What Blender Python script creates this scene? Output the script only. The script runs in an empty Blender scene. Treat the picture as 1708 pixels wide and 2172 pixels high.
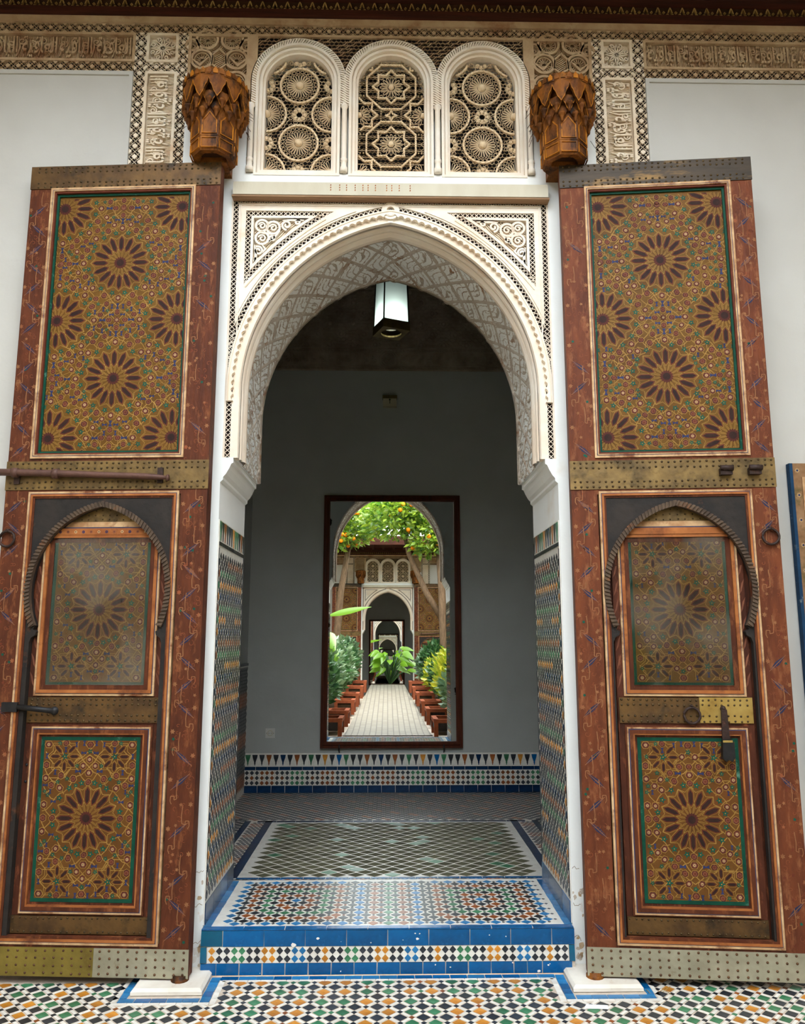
import bpy, math, random
from math import sin, cos, pi, sqrt, radians, hypot, atan2
from mathutils import Vector, Matrix
from mathutils.geometry import tessellate_polygon

# ------------------------------------------------------------------ camera, sky, sun, exposure
SC = bpy.context.scene
COL = SC.collection
CAM = (-0.008, -3.32, 1.3)
F_PX, PITCH, YAW, IW, IH = 1640.0, radians(9.32), radians(1.1), 1708, 2172
cd = bpy.data.cameras.new('camera')
cd.sensor_fit = 'HORIZONTAL'; cd.sensor_width = 36.0; cd.lens = 36.0 * F_PX / IW
cd.clip_start = 0.05; cd.clip_end = 200
co = bpy.data.objects.new('camera', cd); COL.objects.link(co)
co.location = CAM; co.rotation_euler = (pi / 2 + PITCH, 0, -YAW)
SC.camera = co

wd = bpy.data.worlds.new('overcast_sky'); SC.world = wd; wd.use_nodes = True
bg = wd.node_tree.nodes['Background']
bg.inputs[0].default_value = (0.86, 0.93, 1.0, 1); bg.inputs[1].default_value = 1.0
sd = bpy.data.lights.new('hazy_sun', 'SUN'); sd.energy = 0.5; sd.angle = radians(25); sd.color = (1.0, 0.93, 0.82)
so = bpy.data.objects.new('hazy_sun', sd); COL.objects.link(so)
so.rotation_euler = (radians(-24), radians(16), 0)      # high sun from behind the facade, over the roof
vs = SC.view_settings
vs.view_transform = 'Standard'; vs.look = 'None'; vs.gamma = 1.0; vs.use_curve_mapping = False
vs.exposure = 3.2
SC.cycles.max_bounces = 8; SC.cycles.diffuse_bounces = 3; SC.cycles.glossy_bounces = 5; SC.cycles.transmission_bounces = 3
SC.cycles.adaptive_threshold = 0.04
SC.cycles.caustics_reflective = False; SC.cycles.caustics_refractive = False

# ------------------------------------------------------------------ materials
def lin(c):
    return tuple(((v / 255) / 12.92 if v / 255 <= 0.04045 else ((v / 255 + 0.055) / 1.055) ** 2.4) for v in c)
MATS = {}
def mk(name, c1, c2=None, scale=8.0, rough=0.7, metal=0.0, bump=0.0, bscale=40.0, rnd=0.0, island=False,
       c3=None, s3=3.0, t3=(0.58, 0.70), spec=None, stretch=None, detail=3.0):
    """paint-like material: two colours mixed by noise, optional worn patches c3, optional per-piece tint"""
    if spec is None: spec = .4 if (rough < .45 or metal > 0) else .12
    m = bpy.data.materials.new(name); m.use_nodes = True
    nt = m.node_tree; N = nt.nodes; L = nt.links; b = N['Principled BSDF']
    tc = N.new('ShaderNodeTexCoord'); vec = tc.outputs['Object']
    if stretch:
        mp = N.new('ShaderNodeMapping'); mp.inputs['Scale'].default_value = stretch
        L.new(vec, mp.inputs['Vector']); vec = mp.outputs['Vector']
    a = lin(c1); c = lin(c2) if c2 else a
    nz = N.new('ShaderNodeTexNoise'); nz.inputs['Scale'].default_value = scale; nz.inputs['Detail'].default_value = detail
    nz.inputs['Roughness'].default_value = 0.65
    L.new(vec, nz.inputs['Vector'])
    cr = N.new('ShaderNodeValToRGB'); cr.color_ramp.elements[0].position = 0.33; cr.color_ramp.elements[1].position = 0.67
    cr.color_ramp.elements[0].color = a + (1,); cr.color_ramp.elements[1].color = c + (1,)
    L.new(nz.outputs['Fac'], cr.inputs['Fac']); out = cr.outputs['Color']
    if c3:
        n3 = N.new('ShaderNodeTexNoise'); n3.inputs['Scale'].default_value = s3; n3.inputs['Detail'].default_value = 5
        n3.inputs['Roughness'].default_value = 0.7
        L.new(vec, n3.inputs['Vector'])
        r3 = N.new('ShaderNodeValToRGB'); r3.color_ramp.elements[0].position = t3[0]; r3.color_ramp.elements[1].position = t3[1]
        r3.color_ramp.elements[0].color = (0, 0, 0, 1); r3.color_ramp.elements[1].color = (1, 1, 1, 1)
        L.new(n3.outputs['Fac'], r3.inputs['Fac'])
        mx = N.new('ShaderNodeMixRGB'); L.new(r3.outputs['Color'], mx.inputs['Fac'])
        L.new(out, mx.inputs['Color1']); mx.inputs['Color2'].default_value = lin(c3) + (1,)
        out = mx.outputs['Color']
    if rnd:
        hs = N.new('ShaderNodeHueSaturation'); hs.inputs['Saturation'].default_value = 1.0
        oi = N.new('ShaderNodeObjectInfo'); geo = N.new('ShaderNodeNewGeometry')
        ad = N.new('ShaderNodeMath'); ad.operation = 'ADD'
        L.new(oi.outputs['Random'], ad.inputs[0]); L.new(geo.outputs['Random Per Island'], ad.inputs[1])
        fr = N.new('ShaderNodeMath'); fr.operation = 'FRACT'; L.new(ad.outputs[0], fr.inputs[0])
        mr = N.new('ShaderNodeMapRange'); mr.inputs['To Min'].default_value = 1 - rnd; mr.inputs['To Max'].default_value = 1 + rnd
        L.new(fr.outputs[0], mr.inputs['Value']); L.new(mr.outputs['Result'], hs.inputs['Value'])
        L.new(out, hs.inputs['Color']); out = hs.outputs['Color']
    L.new(out, b.inputs['Base Color'])
    b.inputs['Roughness'].default_value = rough; b.inputs['Metallic'].default_value = metal
    b.inputs['Specular IOR Level'].default_value = spec
    if bump:
        nb = N.new('ShaderNodeTexNoise'); nb.inputs['Scale'].default_value = bscale; nb.inputs['Detail'].default_value = 3
        L.new(vec, nb.inputs['Vector'])
        bp = N.new('ShaderNodeBump'); bp.inputs['Strength'].default_value = bump; bp.inputs['Distance'].default_value = 0.01
        L.new(nb.outputs['Fac'], bp.inputs['Height']); L.new(bp.outputs['Normal'], b.inputs['Normal'])
    MATS[name] = m
    return m

mk('plaster_wall_dimmed', (195, 192, 185), (187, 183, 175), 1.6, 0.85, bump=0.25, bscale=14, c3=(198, 186, 168), s3=1.3, t3=(0.60, 0.78), spec=0.2)  # same plaster darkened, so the side walls' weaker light sits in the colour
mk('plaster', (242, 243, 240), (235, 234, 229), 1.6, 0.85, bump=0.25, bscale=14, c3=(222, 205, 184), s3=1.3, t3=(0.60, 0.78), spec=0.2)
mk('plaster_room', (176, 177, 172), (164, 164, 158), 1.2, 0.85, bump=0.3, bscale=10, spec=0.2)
mk('stucco', (236, 222, 200), (222, 198, 168), 5, 0.9, bump=0.3, bscale=60, c3=(214, 168, 128), s3=6, t3=(0.58, 0.74), spec=0.15)
mk('stucco_pale', (240, 231, 216), (233, 214, 192), 4, 0.9, bump=0.25, bscale=40, c3=(226, 190, 156), s3=5, t3=(0.60, 0.76), spec=0.15)
mk('stucco_old', (198, 172, 138), (172, 140, 106), 6, 0.9, bump=0.4, bscale=70, c3=(150, 104, 74), s3=5, t3=(0.54, 0.70), spec=0.15)
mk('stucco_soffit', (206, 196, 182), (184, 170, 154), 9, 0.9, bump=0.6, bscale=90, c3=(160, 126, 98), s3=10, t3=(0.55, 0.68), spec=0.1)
mk('stucco_dark', (176, 160, 140), (140, 124, 106), 6, 0.85, bump=0.3, bscale=60, spec=0.2)
mk('stucco_tan', (236, 212, 176), (216, 186, 148), 6, 0.9, bump=0.3, bscale=60, spec=0.15)
mk('curl_line', (132, 74, 46), (104, 56, 36), 14, 0.6)
mk('dark_ground', (30, 20, 16), (22, 15, 13), 12, 0.9)
mk('blackout_dark', (30, 24, 20), (22, 18, 16), 6, 0.8)
mk('stone_lintel', (205, 198, 178), (190, 180, 158), 6, 0.8, bump=0.2, bscale=30, c3=(190, 138, 86), s3=7, t3=(0.66, 0.74), spec=0.2, stretch=(1, 1, 0.4))
mk('wood_lintel', (158, 126, 96), (132, 100, 74), 3, 0.8, stretch=(0.6, 6, 12), spec=0.2)
mk('marble', (232, 226, 214), (214, 204, 190), 7, 0.5, bump=0.15, bscale=20, c3=(190, 166, 140), s3=9, t3=(0.62, 0.75))
mk('grout', (206, 192, 176), (186, 170, 152), 30, 0.9)
mk('tile_white', (232, 228, 218), (214, 207, 196), 20, 0.32, rnd=0.10, c3=(186, 160, 136), s3=30, t3=(0.66, 0.76))
mk('tile_black', (34, 38, 44), (52, 56, 62), 25, 0.28, rnd=0.35, c3=(92, 94, 96), s3=45, t3=(0.62, 0.80))
mk('tile_green', (40, 98, 62), (70, 128, 92), 25, 0.28, rnd=0.30, c3=(120, 140, 120), s3=45, t3=(0.64, 0.82))
mk('tile_ochre', (206, 140, 50), (178, 112, 38), 25, 0.28, rnd=0.22, c3=(190, 150, 96), s3=45, t3=(0.62, 0.82))
mk('tile_rust', (150, 84, 34), (122, 62, 26), 25, 0.28, rnd=0.25, c3=(150, 110, 76), s3=45, t3=(0.64, 0.82))
mk('tile_blue', (4, 92, 150), (0, 68, 118), 10, 0.24, rnd=0.18, c3=(40, 112, 170), s3=16, t3=(0.56, 0.78), bump=0.12, bscale=30)
mk('tile_sky', (44, 122, 172), (26, 98, 150), 14, 0.3, rnd=0.2, c3=(110, 150, 186), s3=20, t3=(0.58, 0.76))
mk('tile_navy', (10, 38, 70), (16, 52, 88), 14, 0.25, rnd=0.2)
mk('tile_teal', (8, 96, 124), (10, 80, 112), 12, 0.25, rnd=0.1)
mk('chip_white', (220, 214, 204), (236, 230, 222), 30, 0.7)
mk('olive_worn', (108, 104, 82), (88, 86, 66), 14, 0.6, rnd=0.25, c3=(122, 92, 76), s3=12, t3=(0.56, 0.68))
# door paints
mk('wood_red', (98, 52, 32), (70, 37, 25), 5, 0.55, bump=0.3, bscale=26, c3=(140, 86, 52), s3=9, t3=(0.54, 0.74), stretch=(3, 3, 0.9))
mk('wood_orange', (112, 60, 36), (84, 44, 29), 5, 0.55, bump=0.3, bscale=26, c3=(142, 90, 58), s3=9, t3=(0.52, 0.72), stretch=(3, 3, 0.9))
mk('brass_black', (66, 52, 36), (48, 40, 30), 9, 0.5, metal=0.4, bump=0.3, bscale=24, c3=(136, 102, 52), s3=5, t3=(0.56, 0.70), stretch=(.5, 1, 2))
mk('wood_maroon', (90, 48, 32), (62, 34, 24), 6, 0.55, bump=0.3, bscale=26, c3=(146, 84, 54), s3=10, t3=(0.55, 0.74), stretch=(3, 3, 0.9))
mk('wood_gold', (108, 75, 28), (88, 58, 21), 5, 0.5, bump=0.2, bscale=40, c3=(112, 72, 26), s3=3.5, t3=(0.52, 0.74))
mk('wood_gold_brown', (104, 68, 30), (84, 52, 23), 5, 0.55, bump=0.2, bscale=40, c3=(104, 60, 28), s3=4, t3=(0.52, 0.74))
mk('gold_line', (160, 122, 62), (130, 96, 44), 12, 0.5)
mk('cream_line', (206, 172, 130), (164, 122, 84), 14, 0.6, c3=(118, 72, 46), s3=9, t3=(.52, .66))
mk('orange_line', (170, 106, 58), (136, 78, 42), 10, 0.5, c3=(104, 60, 38), s3=9, t3=(.52, .68))
mk('blue_line', (52, 56, 86), (74, 74, 98), 14, 0.6)
mk('black_wood', (38, 36, 35), (52, 46, 42), 7, 0.6, bump=0.35, bscale=30, c3=(104, 66, 44), s3=5, t3=(0.60, 0.74))
mk('rope_wood', (98, 80, 64), (70, 58, 50), 20, 0.7, c3=(122, 78, 48), s3=12, t3=(0.58, 0.72))
mk('petal_dark', (54, 34, 28), (42, 28, 25), 30, 0.6)
mk('petal_red', (108, 54, 36), (88, 43, 31), 20, 0.6)
mk('paint_green', (24, 82, 64), (20, 66, 54), 20, 0.5)
mk('green_band', (14, 58, 44), (20, 72, 54), 16, 0.5, c3=(88, 130, 110), s3=14, t3=(0.60, 0.74))
mk('paint_blue', (50, 54, 88), (42, 44, 72), 20, 0.55)
mk('paint_pink', (128, 80, 58), (106, 64, 48), 20, 0.6)
mk('paint_white', (188, 158, 116), (166, 134, 94), 20, 0.6)
mk('paint_maroon', (86, 42, 33), (72, 36, 30), 20, 0.6)
mk('stripe_blue', (52, 52, 76), (42, 42, 62), 20, 0.6, c3=(120, 78, 60), s3=18, t3=(0.52, 0.62))
mk('stripe_cream', (146, 100, 66), (122, 80, 52), 20, 0.6, c3=(140, 76, 48), s3=16, t3=(0.54, 0.64))
mk('brass_old', (132, 106, 62), (98, 78, 48), 9, 0.5, metal=0.55, bump=0.3, bscale=24, c3=(60, 48, 30), s3=6, t3=(0.50, 0.68))
mk('brass_dark', (112, 82, 44), (78, 56, 34), 9, 0.52, metal=0.5, bump=0.3, bscale=24, c3=(42, 36, 28), s3=7, t3=(0.52, 0.68))
mk('brass_bright', (206, 176, 104), (180, 146, 76), 7, 0.36, metal=0.7, bump=0.2, bscale=18, c3=(140, 104, 60), s3=7, t3=(0.60, 0.74))
mk('brass_green', (140, 122, 54), (118, 102, 44), 7, 0.5, metal=0.4, bump=0.25, bscale=24, c3=(104, 84, 36), s3=7, t3=(0.60, 0.72))
mk('brass_pale', (172, 166, 142), (148, 142, 120), 8, 0.5, metal=0.35, bump=0.25, bscale=24, c3=(122, 98, 66), s3=10, t3=(0.64, 0.76))
mk('iron', (64, 46, 40), (46, 36, 32), 20, 0.6, metal=0.5, bump=0.3, bscale=60, c3=(96, 60, 46), s3=20, t3=(0.56, 0.7))
mk('iron_bolt', (104, 72, 60), (84, 58, 50), 12, 0.6, metal=0.3, bump=0.3, bscale=40)
mk('iron_black', (30, 30, 32), (44, 42, 42), 20, 0.5, metal=0.5)
mk('stud_metal', (92, 72, 42), (60, 48, 32), 60, 0.5, metal=0.6)
mk('stud_rust', (104, 70, 40), (70, 46, 30), 60, 0.6, metal=0.3)
# bracket and eave wood
mk('bracket_wood', (136, 82, 32), (96, 54, 24), 9, 0.5, bump=0.35, bscale=34, c3=(46, 30, 20), s3=7, t3=(0.48, 0.64), stretch=(2, 2, 0.8))
mk('bracket_gold', (184, 116, 36), (140, 82, 26), 12, 0.5, c3=(70, 44, 24), s3=14, t3=(.52, .64))
mk('bracket_dark', (70, 44, 28), (46, 32, 24), 12, 0.7)
mk('eave_wood', (74, 38, 27), (50, 28, 21), 6, 0.7, stretch=(0.5, 6, 8))
mk('eave_motif', (170, 138, 84), (140, 108, 62), 14, 0.7)
mk('dark_wood', (86, 50, 28), (64, 36, 20), 6, 0.6, bump=0.2, bscale=30, stretch=(1, 1, 0.3))
mk('frame_wood', (88, 42, 24), (64, 30, 18), 6, 0.45, stretch=(6, 6, 1))
mk('plastic_beige', (190, 180, 152), (180, 168, 140), 6, 0.5)
mk('socket_white', (206, 204, 196), (198, 196, 188), 6, 0.5)
mk('lantern_metal', (46, 42, 34), (62, 56, 40), 18, 0.5, metal=0.6)
mk('lantern_brass', (120, 100, 52), (90, 74, 40), 18, 0.45, metal=0.6)
mk('paper', (240, 240, 238), (232, 232, 230), 8, 0.8)
mk('straw', (190, 158, 100), (150, 120, 70), 8, 0.9)
mk('shutter_blue', (30, 64, 94), (24, 50, 76), 10, 0.6, c3=(140, 150, 150), s3=16, t3=(0.60, 0.72))
mk('shutter_paint', (150, 116, 84), (122, 88, 58), 12, 0.6, c3=(96, 84, 48), s3=10, t3=(0.50, 0.66))
# garden
mk('path_tile', (226, 214, 196), (214, 200, 180), 6, 0.6, rnd=0.06)
mk('brick_red', (150, 82, 52), (120, 62, 42), 8, 0.75, rnd=0.12)
mk('rail_dark', (44, 40, 40), (58, 52, 48), 8, 0.6)
mk('soil', (72, 54, 38), (54, 42, 30), 12, 0.95)
mk('bark', (128, 104, 80), (96, 76, 58), 10, 0.9, bump=0.5, bscale=20, stretch=(3, 3, 0.6))
mk('wall_sun', (236, 224, 202), (228, 212, 188), 2, 0.9, spec=0.1)

def leafmat(name, c1, c2, trans=0.45):
    m = bpy.data.materials.new(name); m.use_nodes = True
    nt = m.node_tree; N = nt.nodes; L = nt.links; N.remove(N['Principled BSDF'])
    geo = N.new('ShaderNodeNewGeometry'); cr = N.new('ShaderNodeValToRGB')
    cr.color_ramp.elements[0].color = lin(c1) + (1,); cr.color_ramp.elements[1].color = lin(c2) + (1,)
    L.new(geo.outputs['Random Per Island'], cr.inputs['Fac'])
    d = N.new('ShaderNodeBsdfDiffuse'); t = N.new('ShaderNodeBsdfTranslucent'); g = N.new('ShaderNodeBsdfGlossy')
    g.inputs['Roughness'].default_value = 0.35; g.inputs['Color'].default_value = (0.6, 0.6, 0.6, 1)
    L.new(cr.outputs['Color'], d.inputs['Color']); L.new(cr.outputs['Color'], t.inputs['Color'])
    a = N.new('ShaderNodeMixShader'); a.inputs[0].default_value = trans
    L.new(d.outputs[0], a.inputs[1]); L.new(t.outputs[0], a.inputs[2])
    b = N.new('ShaderNodeMixShader'); b.inputs[0].default_value = 0.08
    L.new(a.outputs[0], b.inputs[1]); L.new(g.outputs[0], b.inputs[2])
    L.new(b.outputs[0], N['Material Output'].inputs['Surface'])
    MATS[name] = m
leafmat('leaf_orange_tree', (64, 116, 34), (168, 190, 60))
leafmat('leaf_dark', (34, 78, 40), (86, 128, 70), 0.3)
leafmat('leaf_yellow', (120, 160, 40), (224, 214, 70))
leafmat('leaf_bright', (84, 150, 30), (150, 196, 50), 0.4)
leafmat('leaf_sage', (84, 120, 84), (140, 166, 120), 0.3)
mk('orange_fruit', (240, 140, 20), (226, 120, 16), 10, 0.5, rnd=0.1)

def simple(name, fn):
    m = bpy.data.materials.new(name); m.use_nodes = True
    fn(m.node_tree, m.node_tree.nodes, m.node_tree.links, m.node_tree.nodes['Principled BSDF'])
    MATS[name] = m
def _glass(nt, N, L, b):                       # thin dusty pane: mostly clear, with a sheen
    tr = N.new('ShaderNodeBsdfTransparent'); gl = N.new('ShaderNodeBsdfGlossy'); gl.inputs['Roughness'].default_value = 0.06
    df = N.new('ShaderNodeBsdfDiffuse'); df.inputs['Color'].default_value = lin((150, 138, 120)) + (1,)
    fr = N.new('ShaderNodeFresnel'); fr.inputs['IOR'].default_value = 1.32
    tc = N.new('ShaderNodeTexCoord'); nz = N.new('ShaderNodeTexNoise'); nz.inputs['Scale'].default_value = 4; nz.inputs['Detail'].default_value = 4
    L.new(tc.outputs['Object'], nz.inputs['Vector'])
    mr = N.new('ShaderNodeMapRange'); mr.inputs['From Min'].default_value = 0.45; mr.inputs['From Max'].default_value = 0.75
    mr.inputs['To Min'].default_value = 0.0; mr.inputs['To Max'].default_value = 0.26
    L.new(nz.outputs['Fac'], mr.inputs['Value'])
    m1 = N.new('ShaderNodeMixShader'); L.new(mr.outputs['Result'], m1.inputs[0]); L.new(tr.outputs[0], m1.inputs[1]); L.new(df.outputs[0], m1.inputs[2])
    m2 = N.new('ShaderNodeMixShader'); L.new(fr.outputs[0], m2.inputs[0]); L.new(m1.outputs[0], m2.inputs[1]); L.new(gl.outputs[0], m2.inputs[2])
    L.new(m2.outputs[0], N['Material Output'].inputs['Surface'])
simple('dusty_glass', _glass)
def _mirror(nt, N, L, b):                      # old silvering with foxed patches
    b.inputs['Metallic'].default_value = 1; b.inputs['Roughness'].default_value = 0.0
    tc = N.new('ShaderNodeTexCoord'); sp = N.new('ShaderNodeSeparateXYZ'); L.new(tc.outputs['Object'], sp.inputs[0])
    nz = N.new('ShaderNodeTexNoise'); nz.inputs['Scale'].default_value = 9; nz.inputs['Detail'].default_value = 6
    L.new(tc.outputs['Object'], nz.inputs['Vector'])
    ax = N.new('ShaderNodeMath'); ax.operation = 'ABSOLUTE'; L.new(sp.outputs['X'], ax.inputs[0])
    mr = N.new('ShaderNodeMapRange'); mr.inputs['From Min'].default_value = 0.40; mr.inputs['From Max'].default_value = 0.56
    mr.inputs['To Min'].default_value = -0.15; mr.inputs['To Max'].default_value = 0.14; L.new(ax.outputs[0], mr.inputs['Value'])
    ad = N.new('ShaderNodeMath'); L.new(nz.outputs['Fac'], ad.inputs[0]); L.new(mr.outputs['Result'], ad.inputs[1])
    cr = N.new('ShaderNodeValToRGB'); cr.color_ramp.elements[0].position = 0.70; cr.color_ramp.elements[1].position = 0.735
    cr.color_ramp.elements[0].color = (0.90, 0.92, 0.90, 1); cr.color_ramp.elements[1].color = (0.03, 0.03, 0.03, 1)
    L.new(ad.outputs[0], cr.inputs['Fac']); L.new(cr.outputs['Color'], b.inputs['Base Color'])
simple('old_mirror', _mirror)
def _milk(nt, N, L, b):                        # frosted lantern glass
    b.inputs['Base Color'].default_value = (0.45, 0.48, 0.45, 1); b.inputs['Roughness'].default_value = 0.35
    tl = N.new('ShaderNodeBsdfTranslucent'); tl.inputs['Color'].default_value = (0.6, 0.64, 0.6, 1)
    mx = N.new('ShaderNodeMixShader'); mx.inputs[0].default_value = 0.7
    L.new(b.outputs[0], mx.inputs[1]); L.new(tl.outputs[0], mx.inputs[2]); L.new(mx.outputs[0], N['Material Output'].inputs['Surface'])
simple('milk_glass', _milk)
def _bulb(nt, N, L, b):
    b.inputs['Emission Color'].default_value = (0.86, 1.0, 0.96, 1); b.inputs['Emission Strength'].default_value = 2.6
simple('lamp_bulb', _bulb)

# ------------------------------------------------------------------ scene helpers
def tag(o, label=None, cat=None, group=None, kind=None):
    if label: o['label'] = label
    if cat: o['category'] = cat
    if group: o['group'] = group
    if kind: o['kind'] = kind
    return o
def empty(name, loc=(0, 0, 0), rz=0.0, parent=None):
    o = bpy.data.objects.new(name, None); COL.objects.link(o); o.location = loc; o.rotation_euler = (0, 0, rz)
    o.empty_display_size = 0.1
    if parent: o.parent = parent
    return o
def obj(name, me, parent=None, loc=None):
    o = bpy.data.objects.new(name, me); COL.objects.link(o)
    if parent: o.parent = parent
    if loc is not None: o.location = loc
    return o
def copy_tree(o, parent=None):
    c = o.copy(); COL.objects.link(c); c.parent = parent
    for ch in list(o.children): copy_tree(ch, c)
    return c

def FAC(a, b, h): return (a, -h, b)                      # upright plane facing the camera: h stands out of it
def FLAT(a, b, h): return (a, b, h)                      # floor plane
class MB:
    """collects faces with materials, then links them as one mesh object"""
    def __init__(s, mp=FAC):
        s.v = []; s.f = []; s.m = []; s.sm = []; s.mats = []; s.mp = mp
    def mi(s, mat):
        if mat not in s.mats: s.mats.append(mat)
        return s.mats.index(mat)
    def add(s, vs, fs, mat, smooth=False):
        n = len(s.v); s.v.extend(vs); k = s.mi(mat)
        for f in fs:
            s.f.append(tuple(i + n for i in f)); s.m.append(k); s.sm.append(smooth)
    def prism(s, poly, h0, h1, mat, holes=(), back=False, sides=True):
        loops = [list(poly)] + [list(q) for q in holes]
        P = [p for l in loops for p in l]
        if holes or len(poly) > 4:
            tr = tessellate_polygon([[Vector((a, b, 0)) for a, b in l] for l in loops])
        else:
            tr = [tuple(range(len(poly)))]
        n = len(P)
        vs = [s.mp(a, b, h1) for a, b in P]; fs = [tuple(t) for t in tr]
        if sides or back: vs += [s.mp(a, b, h0) for a, b in P]
        if back: fs += [tuple(i + n for i in reversed(t)) for t in tr]
        if sides:
            k = 0
            for l in loops:
                for i in range(len(l)):
                    a, b = k + i, k + (i + 1) % len(l)
                    fs.append((a, b, b + n, a + n))
                k += len(l)
        s.add(vs, fs, mat)
        return s
    def rect(s, a0, a1, b0, b1, h0, h1, mat, **k):
        return s.prism([(a0, b0), (a1, b0), (a1, b1), (a0, b1)], h0, h1, mat, **k)
    def box(s, x0, x1, y0, y1, z0, z1, mat):
        vs = [(x, y, z) for z in (z0, z1) for y in (y0, y1) for x in (x0, x1)]
        s.add(vs, [(0, 1, 3, 2), (4, 6, 7, 5), (0, 4, 5, 1), (2, 3, 7, 6), (0, 2, 6, 4), (1, 5, 7, 3)], mat); return s
    def ribbon(s, pts, w, h0, h1, mat, closed=False):
        n = len(pts)
        if n < 2: return s
        vs = []; fs = []
        for i in range(n):
            if closed: a, b = pts[i - 1], pts[(i + 1) % n]
            else: a, b = pts[max(i - 1, 0)], pts[min(i + 1, n - 1)]
            dx, dy = b[0] - a[0], b[1] - a[1]; l = hypot(dx, dy) or 1e-9
            wi = (w[i] if isinstance(w, (list, tuple)) else w) / 2
            nx, ny = -dy / l * wi, dx / l * wi; x, y = pts[i]
            vs += [s.mp(x + nx, y + ny, h1), s.mp(x - nx, y - ny, h1), s.mp(x + nx, y + ny, h0), s.mp(x - nx, y - ny, h0)]
        for i in range(n if closed else n - 1):
            a, b = 4 * i, 4 * ((i + 1) % n)
            fs += [(a, a + 1, b + 1, b), (a + 2, a, b, b + 2), (a + 1, a + 3, b + 3, b + 1)]
        s.add(vs, fs, mat); return s
    def dome(s, a, b, r, h0, hh, mat, seg=8, rings=2):
        vs = []; fs = []
        for k in range(rings):
            t = k / rings * pi / 2
            for i in range(seg):
                g = 2 * pi * i / seg; vs.append(s.mp(a + r * cos(t) * cos(g), b + r * cos(t) * sin(g), h0 + hh * sin(t)))
        vs.append(s.mp(a, b, h0 + hh)); top = len(vs) - 1
        for k in range(rings - 1):
            for i in range(seg):
                j = (i + 1) % seg; fs.append((k * seg + i, k * seg + j, (k + 1) * seg + j, (k + 1) * seg + i))
        for i in range(seg): fs.append(((rings - 1) * seg + i, (rings - 1) * seg + (i + 1) % seg, top))
        s.add(vs, fs, mat, True); return s
    def tube(s, pts, r, mat, seg=8, caps=True):
        """round bar through 3-D points; r may be a list"""
        vs = []; fs = []; n = len(pts); P = [Vector(p) for p in pts]
        for i in range(n):
            d = (P[min(i + 1, n - 1)] - P[max(i - 1, 0)]); d.normalize()
            u = d.cross(Vector((0, 0, 1)))
            if u.length < 1e-3: u = d.cross(Vector((1, 0, 0)))
            u.normalize(); w = d.cross(u); ri = r[i] if isinstance(r, (list, tuple)) else r
            for k in range(seg):
                g = 2 * pi * k / seg; vs.append(tuple(P[i] + (u * cos(g) + w * sin(g)) * ri))
        for i in range(n - 1):
            for k in range(seg):
                a, b = i * seg + k, i * seg + (k + 1) % seg; fs.append((a, b, b + seg, a + seg))
        if caps: fs += [tuple(range(seg - 1, -1, -1)), tuple(range((n - 1) * seg, n * seg))]
        s.add(vs, fs, mat, True); return s
    def grid(s, rows, mat, smooth=True, close_u=False):
        nr, nc = len(rows), len(rows[0]); vs = [p for r in rows for p in r]; fs = []
        for i in range(nr - 1):
            for j in range(nc if close_u else nc - 1):
                j2 = (j + 1) % nc; fs.append((i * nc + j, i * nc + j2, (i + 1) * nc + j2, (i + 1) * nc + j))
        s.add(vs, fs, mat, smooth); return s
    def frame(s, a0, a1, b0, b1, prof):
        """nested rectangular moulding: prof = [(inset0, inset1, h0, h1, mat)]"""
        for i0, i1, h0, h1, mat in prof:
            s.prism([(a0 + i0, b0 + i0), (a1 - i0, b0 + i0), (a1 - i0, b1 - i0), (a0 + i0, b1 - i0)], h0, h1, mat,
                    holes=[[(a0 + i1, b0 + i1), (a1 - i1, b0 + i1), (a1 - i1, b1 - i1), (a0 + i1, b1 - i1)]])
        return s
    def mesh(s, name):
        me = bpy.data.meshes.new(name); me.from_pydata(s.v, [], s.f)
        for k in s.mats: me.materials.append(MATS[k])
        me.polygons.foreach_set('material_index', s.m)
        if any(s.sm): me.polygons.foreach_set('use_smooth', s.sm)
        me.update(); return me
    def build(s, name, parent=None, loc=None):
        return obj(name, s.mesh(name), parent, loc)

def circ(x, y, r, n=16, a0=0.0): return [(x + r * cos(a0 + 2 * pi * i / n), y + r * sin(a0 + 2 * pi * i / n)) for i in range(n)]
def star(x, y, r, ri, n, a0=0.0):
    return [(x + (r if i % 2 == 0 else ri) * cos(a0 + pi * i / n), y + (r if i % 2 == 0 else ri) * sin(a0 + pi * i / n)) for i in range(2 * n)]
def area(p): return 0.5 * sum(p[i - 1][0] * p[i][1] - p[i][0] * p[i - 1][1] for i in range(len(p)))
def clip(poly, x0, x1, y0, y1):
    def cut(p, f, g):
        out = []
        for i in range(len(p)):
            a, b = p[i - 1], p[i]; fa, fb = f(a), f(b)
            if (fa >= 0) != (fb >= 0):
                t = fa / (fa - fb); out.append((a[0] + (b[0] - a[0]) * t, a[1] + (b[1] - a[1]) * t))
            if fb >= 0: out.append(b)
        return out
    for f in (lambda q: q[0] - x0, lambda q: x1 - q[0], lambda q: q[1] - y0, lambda q: y1 - q[1]):
        if len(poly) < 3: return []
        poly = cut(poly, f, None)
    return poly if len(poly) >= 3 else []
def arc_map(pts):
    """(s, t) along and across a polyline -> plane point"""
    L = [0.0]
    for i in range(1, len(pts)): L.append(L[-1] + hypot(pts[i][0] - pts[i - 1][0], pts[i][1] - pts[i - 1][1]))
    def f(s, t):
        s = min(max(s, 0), L[-1] - 1e-6); k = 0
        lo, hi = 0, len(L) - 1
        while hi - lo > 1:
            md = (lo + hi) // 2
            if L[md] <= s: lo = md
            else: hi = md
        k = lo; a, b = pts[k], pts[k + 1]; d = L[k + 1] - L[k]; u = (s - L[k]) / d
        nx, ny = -(b[1] - a[1]) / d, (b[0] - a[0]) / d
        return (a[0] + (b[0] - a[0]) * u + nx * t, a[1] + (b[1] - a[1]) * u + ny * t)
    return f, L[-1]
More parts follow.
